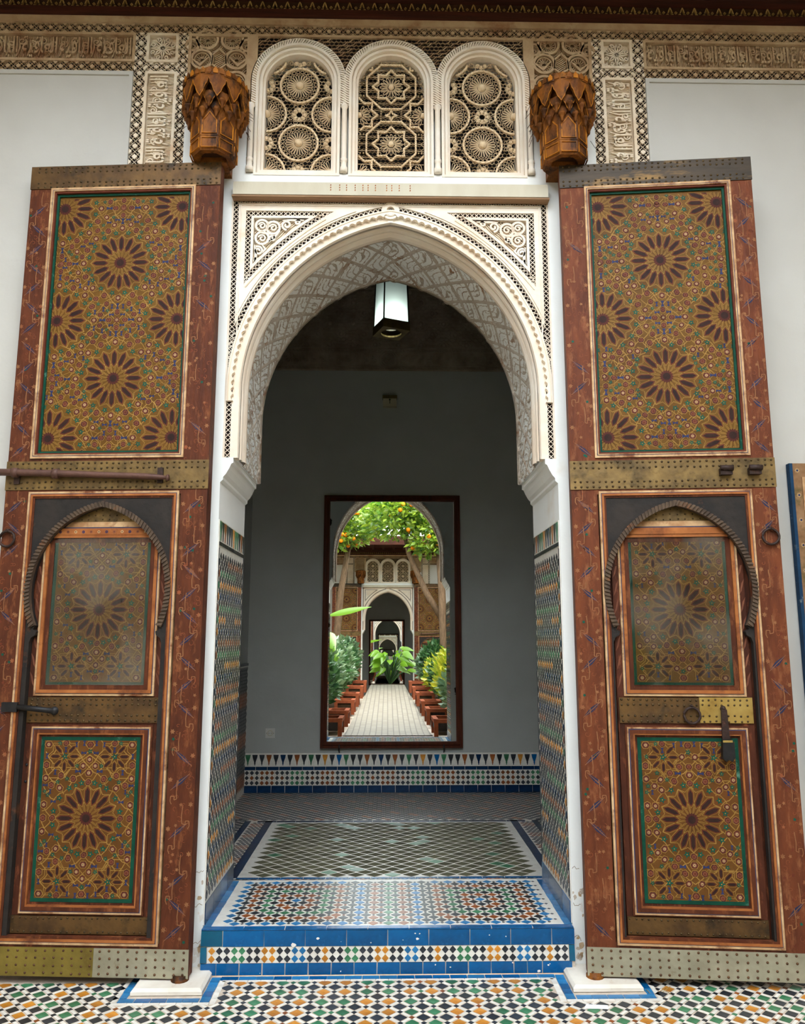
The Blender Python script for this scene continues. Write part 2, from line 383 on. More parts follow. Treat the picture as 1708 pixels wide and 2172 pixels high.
def cam_px(P):
    v = (P[0] - CAM[0], P[1] - CAM[1], P[2] - CAM[2])
    fw = (sin(YAW) * cos(PITCH), cos(YAW) * cos(PITCH), sin(PITCH)); rt = (cos(YAW), -sin(YAW), 0)
    up = (rt[1] * fw[2] - rt[2] * fw[1], rt[2] * fw[0] - rt[0] * fw[2], rt[0] * fw[1] - rt[1] * fw[0])
    z = sum(a * b for a, b in zip(v, fw))
    return IW / 2 + F_PX * sum(a * b for a, b in zip(v, rt)) / max(z, .01), IH / 2 - F_PX * sum(a * b for a, b in zip(v, up)) / max(z, .01), z

def tile_field(parent, tiles, mp, h0, h1, bounds=None, limit=300, hole=None, seen=None):
    """tiles = [(cx, cy, shape polygon about 0, material)]; whole ones nearest the camera become objects, the rest one stuff part"""
    whole = []; rest = MB(mp); cache = {}
    for cx, cy, sh, mat in tiles:
        P = [(cx + a, cy + b) for a, b in sh]
        if hole and hole(cx, cy): continue
        if bounds:
            Q = clip(P, *bounds)
            if not Q: continue
            if abs(area(Q)) < 0.985 * abs(area(P)):
                if abs(area(Q)) > 0.12 * abs(area(P)): rest.prism(Q, h0, h1, mat)
                continue
        W = mp(cx, cy, h1); px, py, z = cam_px(W)
        vis = -10 < px < IW + 10 and -10 < py < IH + 10 and (seen is None or seen(cx, cy))
        whole.append((0 if vis else 1, -abs(area(sh)) / z ** 2, cx, cy, sh, mat))
    whole.sort(key=lambda q: (q[0], q[1]))
    for i, (inv, _, cx, cy, sh, mat) in enumerate(whole):
        if i < limit and not inv:
            key = (tuple(sh), mat)
            if key not in cache:
                m = MB(mp); O = mp(0, 0, 0); m.prism(list(sh), h0, h1, mat)
                m.v = [(a - O[0], b - O[1], c - O[2]) for a, b, c in m.v]; cache[key] = m.mesh('tile')
            obj('tile', cache[key], parent, mp(cx, cy, 0))
        else:
            rest.prism([(cx + a, cy + b) for a, b in sh], h0, h1, mat)
    if rest.f: tag(rest.build('tile_mosaic', parent), kind='stuff')
def diamond(r, ry=None): return ((r, 0), (0, ry or r), (-r, 0), (0, -(ry or r)))
random.seed(7)
# ------------------------------------------------------------------ facade wall with the horseshoe arch
T = 0.60                                    # wall thickness
REC = 0.060                                 # depth of the carved ground below the plaster skin
AZ, AE, AR, AX = 2.40, 0.15, 0.815, 0.665   # arch springing height, centre offset, radius, half span
def arch(d, n=40, zb=None):
    """left foot -> apex -> right foot of the pointed arch, grown outwards by d"""
    r = AR + d; th1 = math.acos(AE / r); pts = []
    if zb is not None and zb < AZ: pts.append((-(AX + d), zb))
    for i in range(n + 1):
        t = th1 * i / n; pts.append((AE - r * cos(t), AZ + r * sin(t)))
    return pts + [(-x, z) for x, z in reversed(pts[:-1])]
CORB = [(-.74, 1.975), (-.728, 1.986), (-.728, 1.998), (-.716, 2.012), (-.703, 2.036), (-.694, 2.058), (-.686, 2.062), (-.686, 2.085)]
WIN = [(-.441, 'window_1'), (.002, 'window_2'), (.442, 'window_3')]
WZ0, WZS, WR = 3.477, 3.932, 0.161
def win_shape(cx, g=0.0, n=20):
    r = WR + g
    return [(cx - r, WZ0 - g), (cx + r, WZ0 - g)] + [(cx + r * cos(pi * i / n), WZS + r * sin(pi * i / n)) for i in range(n + 1)]
WALLX, WTOP = 6.0, 5.6
wm = MB()
corbR = [(-x, z) for x, z in reversed(CORB)]
core = [(-WALLX, 0), (-.74, 0)] + CORB + [(-.676, 2.087)] + arch(.01, 30, 2.10) + [(.676, 2.087)] + corbR + [(.74, 0), (WALLX, 0), (WALLX, WTOP), (-WALLX, WTOP)]
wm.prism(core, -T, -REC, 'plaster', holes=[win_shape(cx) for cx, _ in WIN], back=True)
half = [(-.74, 0)] + CORB + [(-.735, 2.085), (-.735, 3.322)]
skin = [(-.972, 0)] + half + [(-x, z) for x, z in reversed(half)] + [(.972, 0), (.972, 3.76), (.677, 3.76), (.677, 3.448), (-.677, 3.448), (-.677, 3.76), (-.972, 3.76)]
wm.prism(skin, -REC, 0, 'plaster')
for s in (-1, 1): wm.prism([(s * x, z) for x, z in ((WALLX, 0), (WALLX, 3.965), (1.226, 3.965), (1.226, 3.2), (.972, 3.2), (.972, 0))], -REC, 0, 'plaster_wall_dimmed')
wall = wm.build('wall_front')
tag(wall, 'white plaster facade wall with carved arched doorway and stucco bands', 'wall', kind='structure')
# narrow raised fillet along the top of the plain plaster fields
m = MB()
for s in (-1, 1):
    a, b = sorted((s * 1.226, s * WALLX)); m.rect(a, b, 3.945, 3.965, 0, .008, 'plaster_wall_dimmed'); a, b = sorted((s * 1.226, s * 1.244)); m.rect(a, b, 3.2, 3.945, 0, .008, 'plaster_wall_dimmed')
m.build('plaster_fillet', wall)
# arch soffit and roll mouldings: one profile swept round the arch
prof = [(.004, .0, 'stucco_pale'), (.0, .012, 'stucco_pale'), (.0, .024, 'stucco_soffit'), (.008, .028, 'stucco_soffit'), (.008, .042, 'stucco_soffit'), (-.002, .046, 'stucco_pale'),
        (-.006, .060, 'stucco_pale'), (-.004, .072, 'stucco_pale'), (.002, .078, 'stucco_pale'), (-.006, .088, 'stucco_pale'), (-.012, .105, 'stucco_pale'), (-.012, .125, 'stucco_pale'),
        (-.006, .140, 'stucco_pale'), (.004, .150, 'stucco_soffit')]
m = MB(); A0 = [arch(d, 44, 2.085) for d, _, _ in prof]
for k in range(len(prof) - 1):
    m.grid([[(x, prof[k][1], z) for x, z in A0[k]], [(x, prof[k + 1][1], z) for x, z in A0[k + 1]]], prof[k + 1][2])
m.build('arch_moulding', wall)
# carved soffit: crossing straps, squares and leaf relief as real displacement
fa, La = arc_map(arch(.006, 60, 2.085)); ns, nd = 720, 64
def relief(s, v):
    p = s / .155; k = abs(((v * 2.0 + p) % 2) - 1) ; k2 = abs(((v * 2.0 - p) % 2) - 1)
    strap = max(1 - abs(k - .5) * 9, 1 - abs(k2 - .5) * 9, 0)
    bead = 1.0 if (v < .06 or v > .94) else 0
    r1 = 1 - abs(sin(88 * s + 2.6 * sin(11 * v + 2))); r2 = 1 - abs(sin(26 * v + 2.8 * sin(52 * s)))
    fine = max(r1, r2 * .9) ** 3 * 1.6 - .5
    sq = 1.0 if (abs((p % 1) - .5) < .07 and (abs(v - .2) < .1 or abs(v - .8) < .1)) else 0
    return -.006 + .005 * min(1, strap * 1.6) + .006 * bead + .005 * sq + (.008 * max(fine, -.8) if strap < .2 and not bead else 0)
rows = []
for i in range(ns + 1):
    s = La * i / ns; r = []
    for j in range(nd + 1):
        v = j / nd; x, z = fa(s, -relief(s, v)); r.append((x, .150 + v * .452, z))
    rows.append(r)
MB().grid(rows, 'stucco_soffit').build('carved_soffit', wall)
m = MB()                                    # inner arris on the room side
m.grid([[(x, T, z) for x, z in arch(.012, 44, 2.085)], [(x, T - .02, z) for x, z in arch(-.004, 44, 2.085)]], 'stucco_soffit')
m.build('arch_arris', wall)
# raised plain plates of the arch panel
XL, ZT = .703, 3.297
m = MB()
def arc_from(d, x0, x1, n=40):              # left arc of arch(d) between two x
    r = AR + d; out = []
    for i in range(n + 1):
        x = x0 + (x1 - x0) * i / n; out.append((x, AZ + sqrt(max(r * r - (AE - x) ** 2, 0))))
    return out
def arc2(d, x0, x1, n=30):
    return [(x, 2.035 + sqrt(max((1.424 + d) ** 2 - (.469 - x) ** 2, 0))) for x in [x0 + (x1 - x0) * i / n for i in range(n + 1)]]
for s in (-1, 1):
    outer = [(-XL, ZT)] + [(x, min(z, ZT)) for x, z in arc_from(.088, -XL, -.030)] + [(-.030, ZT)]
    H = [(-.668, 3.258)] + arc2(0, -.668, -.262)
    H = [(x, min(z, 3.258)) for x, z in H]
    ring0 = [(-.644, 3.234)] + arc2(.024, -.644, -.327); ring0 = [(x, min(z, 3.236)) for x, z in ring0]
    ring1 = [(-.632, 3.222)] + arc2(.036, -.632, -.357); ring1 = [(x, min(z, 3.224)) for x, z in ring1]
    fl = (lambda P: P) if s < 0 else (lambda P: [(-x, z) for x, z in P])
    m.prism(fl(outer), -REC, 0, 'stucco_pale', holes=[fl(H)])
    # shallow fillets on the plain band
    m.ribbon(fl([(-XL + .012, 2.60), (-XL + .012, ZT - .012), (-.06, ZT - .012)]), .006, 0, .004, 'stucco_pale')
    m.ribbon(fl(arc_from(.098, -.694, -.16)), .005, 0, .005, 'stucco_pale'); m.ribbon(fl(arc2(-.014, -.66, -.30)), .005, 0, .004, 'stucco')
    m.prism(fl(ring0), -REC, -.002, 'stucco_pale', holes=[fl(ring1)])
band = arch(.062, 44, 2.085)
inner = arch(.0, 44, 2.085)
m.prism(band + list(reversed(inner)), -.02, -.012, 'stucco_pale')
# scalloped upper layer
fs, Ls = arc_map(arch(.030, 60, 2.34)); nsc = 74; sc = []
for i in range(nsc):
    s0 = Ls * i / nsc; st = Ls / nsc
    for k in range(7):
        u = (k + .5) / 7; sc.append(fs(s0 + st * u, .020 * sqrt(max(0, 1 - (2 * u - 1) ** 2)) - .008))
m.prism(arch(.062, 44, 2.34) + list(reversed(sc)), -.02, .010, 'stucco_pale')
m.ribbon(arch(.054, 60, 2.34), .003, .01, .013, 'stucco')
m.rect(-.704, -AX - .004, 2.085, 2.36, -REC, -.004, 'stucco_pale'); m.rect(AX + .004, .704, 2.085, 2.36, -REC, -.004, 'stucco_pale')
# keyhole finial at the apex
for r0, h in ((.042, .004), (.030, .008)): m.prism(circ(0, 3.262, r0, 20), -REC, h, 'stucco_pale', holes=[circ(0, 3.262, r0 - .012, 20)])
m.rect(-.012, .012, 3.205, 3.262, -.02, -.006, 'stucco_pale')
m.rect(-.735, -.727, 2.085, 3.322, -REC, -.001, 'stucco_pale'); m.rect(.727, .735, 2.085, 3.322, -REC, -.001, 'stucco_pale')
m.build('arch_panel', wall)

# ------------------------------------------------------------------ pierced lattice borders
def lattice1(f, L, w, mat, m, step=None, bw=.0024):
    """one row of crossed bars"""
    st = step or w * .95; n = max(2, round(L / st)); st = L / n
    gn = max(1, int(L / .05)); m.grid([[m.mp(*f(L * i / gn, t), -.011) for t in (0, w)] for i in range(gn + 1)], 'dark_ground', smooth=False)
    for i in range(n):
        a, b = i * st, (i + 1) * st; md = (a + b) / 2
        m.ribbon([f(a, 0), f(md, w / 2), f(b, w)], bw, -.011, -.005, mat); m.ribbon([f(a, w), f(md, w / 2), f(b, 0)], bw, -.011, -.005, mat)
def lattice3(f, L, w, mat, m, bw=.0017):
    """diamond net four half-cells wide, some diamonds left solid"""
    q = w / 4; n = max(4, int(round(L / (4 * q))) * 4); qs = L / n
    m.grid([[m.mp(*f(L * i / 2, t), -.011) for t in (0, w)] for i in range(3)], 'dark_ground', smooth=False)
    for i in range(-4, n):
        if i % 2: continue
        for sg in (1, -1):
            P = []
            for k in range(5):
                s = (i + k) * qs
                if 0 <= s <= L: P.append(f(s, k * q if sg > 0 else w - k * q))
            if len(P) > 1: m.ribbon([P[0], P[-1]], bw, -.011, -.005, mat)
    for i in range(n + 1):
        for j in range(5):
            if (i % 4 == 0 and j == 2) or (i % 4 == 2 and j in (0, 4)):
                P = [(i * qs + a * qs, j * q + b * q) for a, b in ((1, 0), (0, 1), (-1, 0), (0, -1))]
                P = clip(P, 0, L, 0, w)
                if P: m.prism([f(*p) for p in P], -.011, -.002, mat)
m = MB()
for P in ([(-.727, 2.085), (-.727, 3.322)], [(-.727, 3.322), (.727, 3.322)], [(.727, 3.322), (.727, 2.085)]):
    f, L = arc_map(P); lattice1(lambda s, t: f(s, -t), L, .024, 'stucco_pale', m)
f2, L2 = arc_map(arch(.063, 60, 2.70)); lattice1(f2, L2, .024, 'stucco_pale', m)
m.build('lattice_border', wall)
for s in (-1, 1):
    m = MB()
    P1 = [(-.668, 2.90), (-.668, 3.258), (-.262, 3.258)]
    for A, B in ((P1[0], P1[1]), (P1[1], P1[2])):
        A2, B2 = (A, B) if s < 0 else ((-B[0], B[1]), (-A[0], A[1]))
        f, L = arc_map([A2, B2]); lattice1(lambda a, t: f(a, -t), L, .022, 'stucco_pale', m)
    C = arc2(.001, -.668, -.262); C = C if s < 0 else [(-x, z) for x, z in reversed(C)]
    f, L = arc_map(C); lattice1(f, L, .022, 'stucco_pale', m)
    m.build('lattice_border', wall)

# ------------------------------------------------------------------ carved scroll work
def spiral(cx, cy, r0, r1, a0, turns, n=26):
    return [(cx + (r0 + (r1 - r0) * i / n) * cos(a0 + turns * 2 * pi * i / n), cy + (r0 + (r1 - r0) * i / n) * sin(a0 + turns * 2 * pi * i / n)) for i in range(n + 1)]
def hatch(m, test, x0, x1, z0, z1, step, h0, h1, mat, ang=.9, wv=0.0):
    """fine parallel carved ribs filling a field"""
    c, s = cos(ang), sin(ang); R = hypot(x1 - x0, z1 - z0); mx, mz = (x0 + x1) / 2, (z0 + z1) / 2
    k = -R
    while k < R:
        run = []; t = -R
        while t < R:
            x, z = mx + c * t - s * (k + wv * sin(t * 60)), mz + s * t + c * (k + wv * sin(t * 60))
            if x0 < x < x1 and z0 < z < z1 and test(x, z): run.append((x, z))
            else:
                if len(run) > 2: m.ribbon(run, step * .5, h0, h1, mat)
                run = []
            t += .011
        if len(run) > 2: m.ribbon(run, step * .5, h0, h1, mat)
        k += step
for s in (-1, 1):
    m = MB(); X = lambda x: x if s < 0 else -x
    inside = lambda x, z: z > 2.035 + sqrt(max((1.424 + .040) ** 2 - (.469 + abs(x)) ** 2, 0))
    m.prism([(X(-.632), 3.222)] + [(X(x), min(z, 3.222)) for x, z in arc2(.036, -.632, -.357)], -REC, -.026, 'stucco')
    hatch(m, inside, min(X(-.63), X(-.3)), max(X(-.63), X(-.3)), 2.75, 3.222, .009, -.026, -.018, 'stucco', ang=.8 * -s, wv=.002)
    G = lambda P: [(X(x), z) for x, z in P]
    # trefoil palmette in the corner with curling leaves
    for cx, cz, r in ((-.594, 3.186, .028), (-.542, 3.176, .030), (-.592, 3.124, .030)):
        m.ribbon(G(circ(cx, cz, r, 20)), .010, -.026, -.004, 'stucco_pale', closed=True)
        m.ribbon(G(spiral(cx, cz, .004, r * .62, 1.0, 1.3)), .007, -.026, -.006, 'stucco_pale')
    for P in (spiral(-.480, 3.190, .005, .024, 2.2, 1.4), spiral(-.432, 3.206, .003, .014, .5, 1.2), spiral(-.608, 3.062, .005, .022, -.4, 1.4), spiral(-.619, 3.014, .003, .011, 1, 1.2), spiral(-.545, 3.122, .004, .018, 3, 1.2)):
        m.ribbon(G(P), .009, -.026, -.005, 'stucco_pale')
    for A, B, C in (((-.60, 3.15), (-.57, 3.148), (-.54, 3.142)), ((-.57, 3.10), (-.54, 3.125), (-.51, 3.16)), ((-.625, 3.09), (-.618, 3.04), (-.624, 2.985)), ((-.50, 3.212), (-.45, 3.216), (-.40, 3.214)), ((-.59, 3.09), (-.575, 3.07), (-.59, 3.05))):
        m.ribbon(G([A, B, C]), [.004, .012, .004], -.026, -.005, 'stucco_pale')
    m.build('carved_spandrel', wall)

# inscription: the same two words over and over, tall raised letters
def text_mesh():
    cu = bpy.data.curves.new('t', 'FONT')
    w1 = [0xFE8D, 0xFEDF, 0xFECC, 0xFE8E, 0xFED3, 0xFEF4, 0xFE94]; w2 = [0xFE8D, 0xFEDF, 0xFE92, 0xFE8E, 0xFED7, 0xFEF4, 0xFE94]
    cu.body = ''.join(map(chr, reversed(w1 + [0x20] + w2))); cu.resolution_u = 3; cu.extrude = .5; cu.offset = .012
    o = bpy.data.objects.new('t', cu); COL.objects.link(o)
    me = bpy.data.meshes.new_from_object(o.evaluated_get(bpy.context.evaluated_depsgraph_get()))
    V = [tuple(v.co) for v in me.vertices]; Fc = [tuple(p.vertices) for p in me.polygons]
    bpy.data.objects.remove(o); bpy.data.curves.remove(cu); bpy.data.meshes.remove(me)
    x0 = min(v[0] for v in V); x1 = max(v[0] for v in V); y0 = min(v[1] for v in V); y1 = max(v[1] for v in V)
    return [((a - x0) / (x1 - x0), (b - y0) / (y1 - y0), c + .5) for a, b, c in V], Fc
TV, TF = text_mesh()
def inscription(name, x0, x1, z0, z1, vert=0):
    """framed panel; vert = +1 / -1 turns the line of writing upright"""
    m = MB()
    m.frame(x0, x1, z0, z1, [(0, .013, -REC, 0, 'stucco_old' if not vert else 'stucco')])
    a0, a1, b0, b1 = x0 + .013, x1 - .013, z0 + .013, z1 - .013
    mat = 'stucco_old' if not vert else 'stucco'
    m.rect(a0, a1, b0, b1, -REC, -.022, mat)
    Lx, Lz = (a1 - a0, b1 - b0) if not vert else (b1 - b0, a1 - a0)
    def mp(u, v):
        if not vert: return (a0 + u, b0 + v)
        return (a1 - v, b0 + u) if vert > 0 else (a0 + v, b1 - u)
    n = max(1, round(Lx / .36)); wd = Lx / n
    for k in range(n):
        vs = []
        for a, b, c in TV:
            x, z = mp(k * wd + wd * (.02 + .96 * a), Lz * (.05 + .88 * b)); vs.append((x, .022 - .018 * c, z))
        m.add(vs, TF, mat)
        # second run of uprights and curling stems behind the letters
        for q in range(7):
            u = k * wd + wd * (q + .5) / 7; m.ribbon([mp(*p) for p in spiral(u, Lz * (.62 + .12 * (q % 2)), .004, .020, q * 1.3, 1.5, 18)], .006, -.022, -.010, mat)
            m.ribbon([mp(u - .02, Lz * .12), mp(u - .008, Lz * .5), mp(u - .016, Lz * .93)], [.004, .007, .003], -.022, -.009, mat)
    k = 0.0
    while k < Lx:                                       # ribbed ground
        m.ribbon([mp(k, .004), mp(min(k + .012, Lx), Lz - .004)], .003, -.022, -.017, mat); k += .0075
    return m.build(name, wall)
for s in (-1, 1):
    a, b = sorted((s * 1.226, s * 3.02)); inscription('inscription_panel', a, b, 4.022, 4.178)
    a, b = sorted((s * 1.020, s * 1.172)); inscription('inscription_panel', a, b, 3.2, 3.972, vert=-s)
    # small square with a four-petalled flower
    m = MB(); m.frame(a, b, 4.022, 4.178, [(0, .013, -REC, 0, 'stucco')]); m.rect(a + .013, b - .013, 4.035, 4.165, -REC, -.026, 'stucco')
    cx, cz = (a + b) / 2, 4.10
    for k in range(8):
        g = pi / 4 * k; R = .052 if k % 2 else .056
        m.ribbon([(cx + .006 * cos(g), cz + .006 * sin(g)), (cx + .03 * cos(g - .22), cz + .03 * sin(g - .22)), (cx + R * cos(g), cz + R * sin(g)), (cx + .03 * cos(g + .22), cz + .03 * sin(g + .22)), (cx + .006 * cos(g), cz + .006 * sin(g))], .006, -.026, -.005, 'stucco')
        m.ribbon(spiral(cx + .05 * cos(g + .4), cz + .05 * sin(g + .4), .003, .012, g, 1.2, 12), .005, -.026, -.008, 'stucco')
    m.dome(cx, cz, .009, -.02, .014, 'stucco'); m.build('flower_panel', wall)
    # arabesque panel beside the windows
    a, b = sorted((s * .677, s * .972)); m = MB(); m.frame(a, b, 3.76, 4.178, [(0, .014, -REC, 0, 'stucco_old')]); m.rect(a + .014, b - .014, 3.774, 4.164, -REC, -.030, 'stucco_old')
    cx = (a + b) / 2; lobes = []
    for sg in (-1, 1):
        for ox, oz, r in ((.082, 4.045, .050), (.060, 4.150, .050), (.085, 3.93, .048), (.13, 4.12, .03)):
            X0 = cx + sg * ox; m.ribbon(circ(X0, oz, r, 24), .012, -.030, -.004, 'stucco_old', closed=True)
            m.ribbon(circ(X0, oz, r * .74, 20), .004, -.030, -.010, 'stucco_old', closed=True); lobes.append((X0, oz, r * .7))
            for k in range(16):
                g = 2 * pi * k / 16; m.ribbon([(X0 + r * .2 * cos(g), oz + r * .2 * sin(g)), (X0 + r * .7 * cos(g + .2), oz + r * .7 * sin(g + .2))], .003, -.030, -.016, 'stucco_old')
        m.ribbon([(cx + sg * .135, 4.05), (cx + sg * .09, 4.012), (cx + sg * .05, 4.055)], [.004, .016, .004], -.030, -.003, 'stucco_old')
        m.ribbon([(cx, 3.985), (cx + sg * .03, 3.96), (cx + sg * .07, 3.905), (cx + sg * .12, 3.87)], [.014, .012, .012, .006], -.030, -.005, 'stucco_old')
        m.ribbon([(cx, 3.99), (cx + sg * .035, 4.02), (cx + sg * .03, 4.07), (cx, 4.10)], [.010, .007, .007, .010], -.030, -.004, 'stucco_old')
    hatch(m, lambda x, z: all(hypot(x - p, z - q) > r + .02 for p, q, r in lobes), a + .016, b - .016, 3.776, 4.162, .009, -.030, -.019, 'stucco_old', ang=.7, wv=.003)
    m.build('arabesque_panel', wall)
    # diamond nets round the panels
    m = MB()
    for P, w in (([(s * 1.226, 3.2), (s * 1.226, 4.18)], .054), ([(s * 1.020, 3.2), (s * 1.020, 4.18)], .048)):
        f, L = arc_map(P); sg = -1 if s > 0 else 1
        lattice3((lambda f, sg: lambda a, t: f(a, -t * sg))(f, sg) if s < 0 else (lambda f: lambda a, t: f(a, t))(f), L, w, 'stucco', m)
    f, L = arc_map([(s * 1.226, 3.970), (s * 3.02, 3.970)]); lattice3((lambda f: lambda a, t: f(a, t * s))(f), L, .050, 'stucco_old', m)
    f, L = arc_map([(s * 1.020, 3.974), (s * 1.172, 3.974)]); lattice3((lambda f: lambda a, t: f(a, t * s))(f), L, .046, 'stucco', m)
    m.build('diamond_net_border', wall)
m = MB(); f, L = arc_map([(-3.02, 4.180), (3.02, 4.180)]); lattice3(f, L, .046, 'stucco_old', m); m.build('diamond_net_border', wall)
m = MB(); m.rect(-WALLX, WALLX, 4.228, 4.262, -REC, .006, 'stucco_old'); m.build('cornice_fillet', wall)

# ------------------------------------------------------------------ three pierced windows
def in_win(cx, x, z, g=-.006):
    r = WR + g
    if z < WZ0 - g or abs(x - cx) > r: return False
    return z < WZS or hypot(x - cx, z - WZS) < r
LAT = ('stucco_tan', -.060, -.055)
def claustra_round(m, cx):
    M0, h0, h1 = LAT; ring = .092
    big = [(cx, 3.945), (cx, 3.640), (cx - .155, 3.792), (cx + .155, 3.792), (cx - .155, 3.487), (cx + .155, 3.487), (cx - .155, 4.097), (cx + .155, 4.097)]
    flowers = [(cx, 3.792), (cx, 3.487), (cx, 4.085), (cx - .155, 3.640), (cx + .155, 3.640), (cx - .155, 3.945), (cx + .155, 3.945)]
    P = lambda pts: [p for p in pts if in_win(cx, *p)]
    for x, z in big:
        pts = circ(x, z, ring, 40); seg = []
        for p in pts + pts[:1]:
            if in_win(cx, *p): seg.append(p)
            else:
                if len(seg) > 1: m.ribbon(seg, .009, h0, h1 + .006, M0)
                seg = []
        if len(seg) > 1: m.ribbon(seg, .009, h0, h1 + .006, M0)
        for k in range(24):
            g = 2 * pi * k / 24; q = circ(x, z, ring, 24, pi / 24)[k]
            if in_win(cx, *q): m.dome(q[0], q[1], .006, h1 + .004, .006, M0, 6)
            loop = [(x + r * cos(g + d), z + r * sin(g + d)) for r, d in ((.020, -.05), (.052, -.10), (.062, -.06), (.065, 0), (.062, .06), (.052, .10), (.020, .05))]
            if all(in_win(cx, *p) for p in loop): m.ribbon(loop, .0018, h0, h1, M0)
            c = (x + .077 * cos(g + pi / 24), z + .077 * sin(g + pi / 24))
            if in_win(cx, *c): m.ribbon(circ(c[0], c[1], .0085, 7), .0015, h0, h1, M0, closed=True)
        if in_win(cx, x, z, .01): m.dome(x, z, .019, h1, .020, M0, 14, 3)
        else: m.dome(min(max(x, cx - WR), cx + WR), max(z, WZ0), .018, h1, .016, M0, 12, 3)
    for x, z in flowers:
        for k in range(8):
            g = pi / 4 * k; c = (x + .025 * cos(g), z + .025 * sin(g))
            if in_win(cx, *c): m.dome(c[0], c[1], .0095, h1 - .006, .012, M0, 8); m.ribbon(circ(c[0], c[1], .0105, 8), .003, h0, h1, M0, closed=True)
            c2 = (x + .045 * cos(g + .39), z + .045 * sin(g + .39))
            if in_win(cx, *c2) and all(hypot(c2[0] - a, c2[1] - b) > ring + .01 for a, b in big): m.ribbon(circ(c2[0], c2[1], .0095, 7), .0015, h0, h1, M0, closed=True)
    z = WZ0 + .006; row = 0
    while z < WZS + WR:                                         # honeycomb between the circles
        x = cx - WR + (.01025 if row % 2 else 0)
        while x < cx + WR:
            if in_win(cx, x, z) and all(hypot(x - a, z - b) > ring + .008 for a, b in big) and all(hypot(x - a, z - b) > .038 for a, b in flowers):
                m.ribbon(circ(x, z, .01183, 6, pi / 6), .0018, h0, h1, M0, closed=True)
            x += .0205
        z += .0178; row += 1
def claustra_star(m, cx):
    M0, h0, h1 = LAT
    cen = [(cx, 3.945), (cx, 3.640), (cx - .155, 3.792), (cx + .155, 3.792), (cx - .155, 3.487), (cx + .155, 3.487), (cx - .155, 4.097), (cx + .155, 4.097)]
    def poly(pts, w, hh, beads=True):
        n = len(pts)
        for i in range(n):
            a, b = pts[i], pts[(i + 1) % n]; k = max(2, int(hypot(b[0] - a[0], b[1] - a[1]) / .012)); seg = []
            for t in range(k + 1):
                p = (a[0] + (b[0] - a[0]) * t / k, a[1] + (b[1] - a[1]) * t / k)
                if in_win(cx, *p):
                    seg.append(p)
                    if beads and t < k: m.dome(p[0], p[1], .0055, hh - .002, .006, M0, 6)
                else:
                    if len(seg) > 1: m.ribbon([seg[0], seg[-1]], w, h0, hh, M0)
                    seg = []
            if len(seg) > 1: m.ribbon([seg[0], seg[-1]], w, h0, hh, M0)
    for x, z in cen:
        poly(star(x, z, .090, .066, 8), .008, h1 + .006)
        for k in range(16):
            g = 2 * pi * k / 16; loop = [(x + r * cos(g + d), z + r * sin(g + d)) for r, d in ((.018, -.08), (.042, -.14), (.053, -.07), (.055, 0), (.053, .07), (.042, .14), (.018, .08))]
            if all(in_win(cx, *p) for p in loop): m.ribbon(loop, .0018, h0, h1, M0)
        m.dome(min(max(x, cx - WR), cx + WR), max(z, WZ0), .015, h1, .016, M0, 12, 3)
    for x, z in cen[:2]: poly([(x + .128 * cos(pi / 8 + pi / 4 * k), z + .128 * sin(pi / 8 + pi / 4 * k)) for k in range(8)], .008, h1 + .005)
    for x in (-.049, .049): poly([(cx + x, WZ0), (cx + x, 3.515)], .007, h1 + .005); poly([(cx + x, 3.76), (cx + x, 3.825)], .007, h1 + .005); poly([(cx + x, 4.065), (cx + x, 4.09)], .007, h1 + .005)
    for sg in (-1, 1):
        for z in (3.591, 3.689, 3.896, 3.994): poly([(cx + sg * .118, z), (cx + sg * WR, z)], .007, h1 + .005)
    poly(star(cx, 3.792, .026, .012, 4), .005, h1 + .004)
    z = WZ0 + .006; row = 0
    while z < WZS + WR:
        x = cx - WR + (.01025 if row % 2 else 0)
        while x < cx + WR:
            if in_win(cx, x, z) and all(hypot(x - a, z - b) > .070 for a, b in cen):
                m.ribbon(circ(x, z, .01183, 6, pi / 6), .0018, h0, h1, M0, closed=True)
            if row % 2: m.ribbon([(x - .010, z), (x + .010, z)], .0014, h0, h1, M0)
            x += .0205
        z += .0178; row += 1
for i, (cx, nm) in enumerate(WIN):
    root = empty(nm, (0, 0, 0))
    tag(root, ['pierced stucco window with round rosettes, nearest the bracket with the smooth amber face', 'middle pierced stucco window with eight-pointed stars', 'pierced stucco window with round rosettes, beside the peeling red bracket'][i], 'window', 'arched windows over the doorway', 'structure')
    m = MB(); (claustra_star if i == 1 else claustra_round)(m, cx); m.build('lattice', root)
    m = MB()
    for g0, g1, h0, h1 in ((-.002, .010, -.10, -.022), (.010, .022, -REC, -.006), (.022, .028, -REC, -.012), (.028, .040, -REC, .004)):
        m.prism(win_shape(cx, g1), h0, h1, 'stucco_pale', holes=[win_shape(cx, g0)])
    m.build('frame', root)
    m = MB(); m.prism(win_shape(cx, -.001), -.135, -.12, 'blackout_dark', back=True); m.build('added_blackout_board', root)     # added dark board, put in so the lattice holes read black
    m = MB()                                                    # rope moulding over the arch
    P = [(cx + .212 * cos(pi * k / 40), WZS + .212 * sin(pi * k / 40)) for k in range(41)]
    P = [(cx + .212, 3.80), (cx + .212, 3.87)] + P + [(cx - .212, 3.87), (cx - .212, 3.80)]
    f, L = arc_map(P); m.ribbon(P, .024, -REC, -.008, 'stucco_pale'); k = 0.0
    m.ribbon([f(L * q / 60, .0135) for q in range(61)], .004, -REC, .0, 'stucco_pale'); m.ribbon([f(L * q / 60, -.0135) for q in range(61)], .004, -REC, .0, 'stucco_pale')
    while k < L - .012:
        m.prism([f(k, -.010), f(k + .006, -.011), f(k + .017, .010), f(k + .011, .011)], -.01, .002, 'stucco_pale'); k += .0125
    m.build('rope_moulding', root)
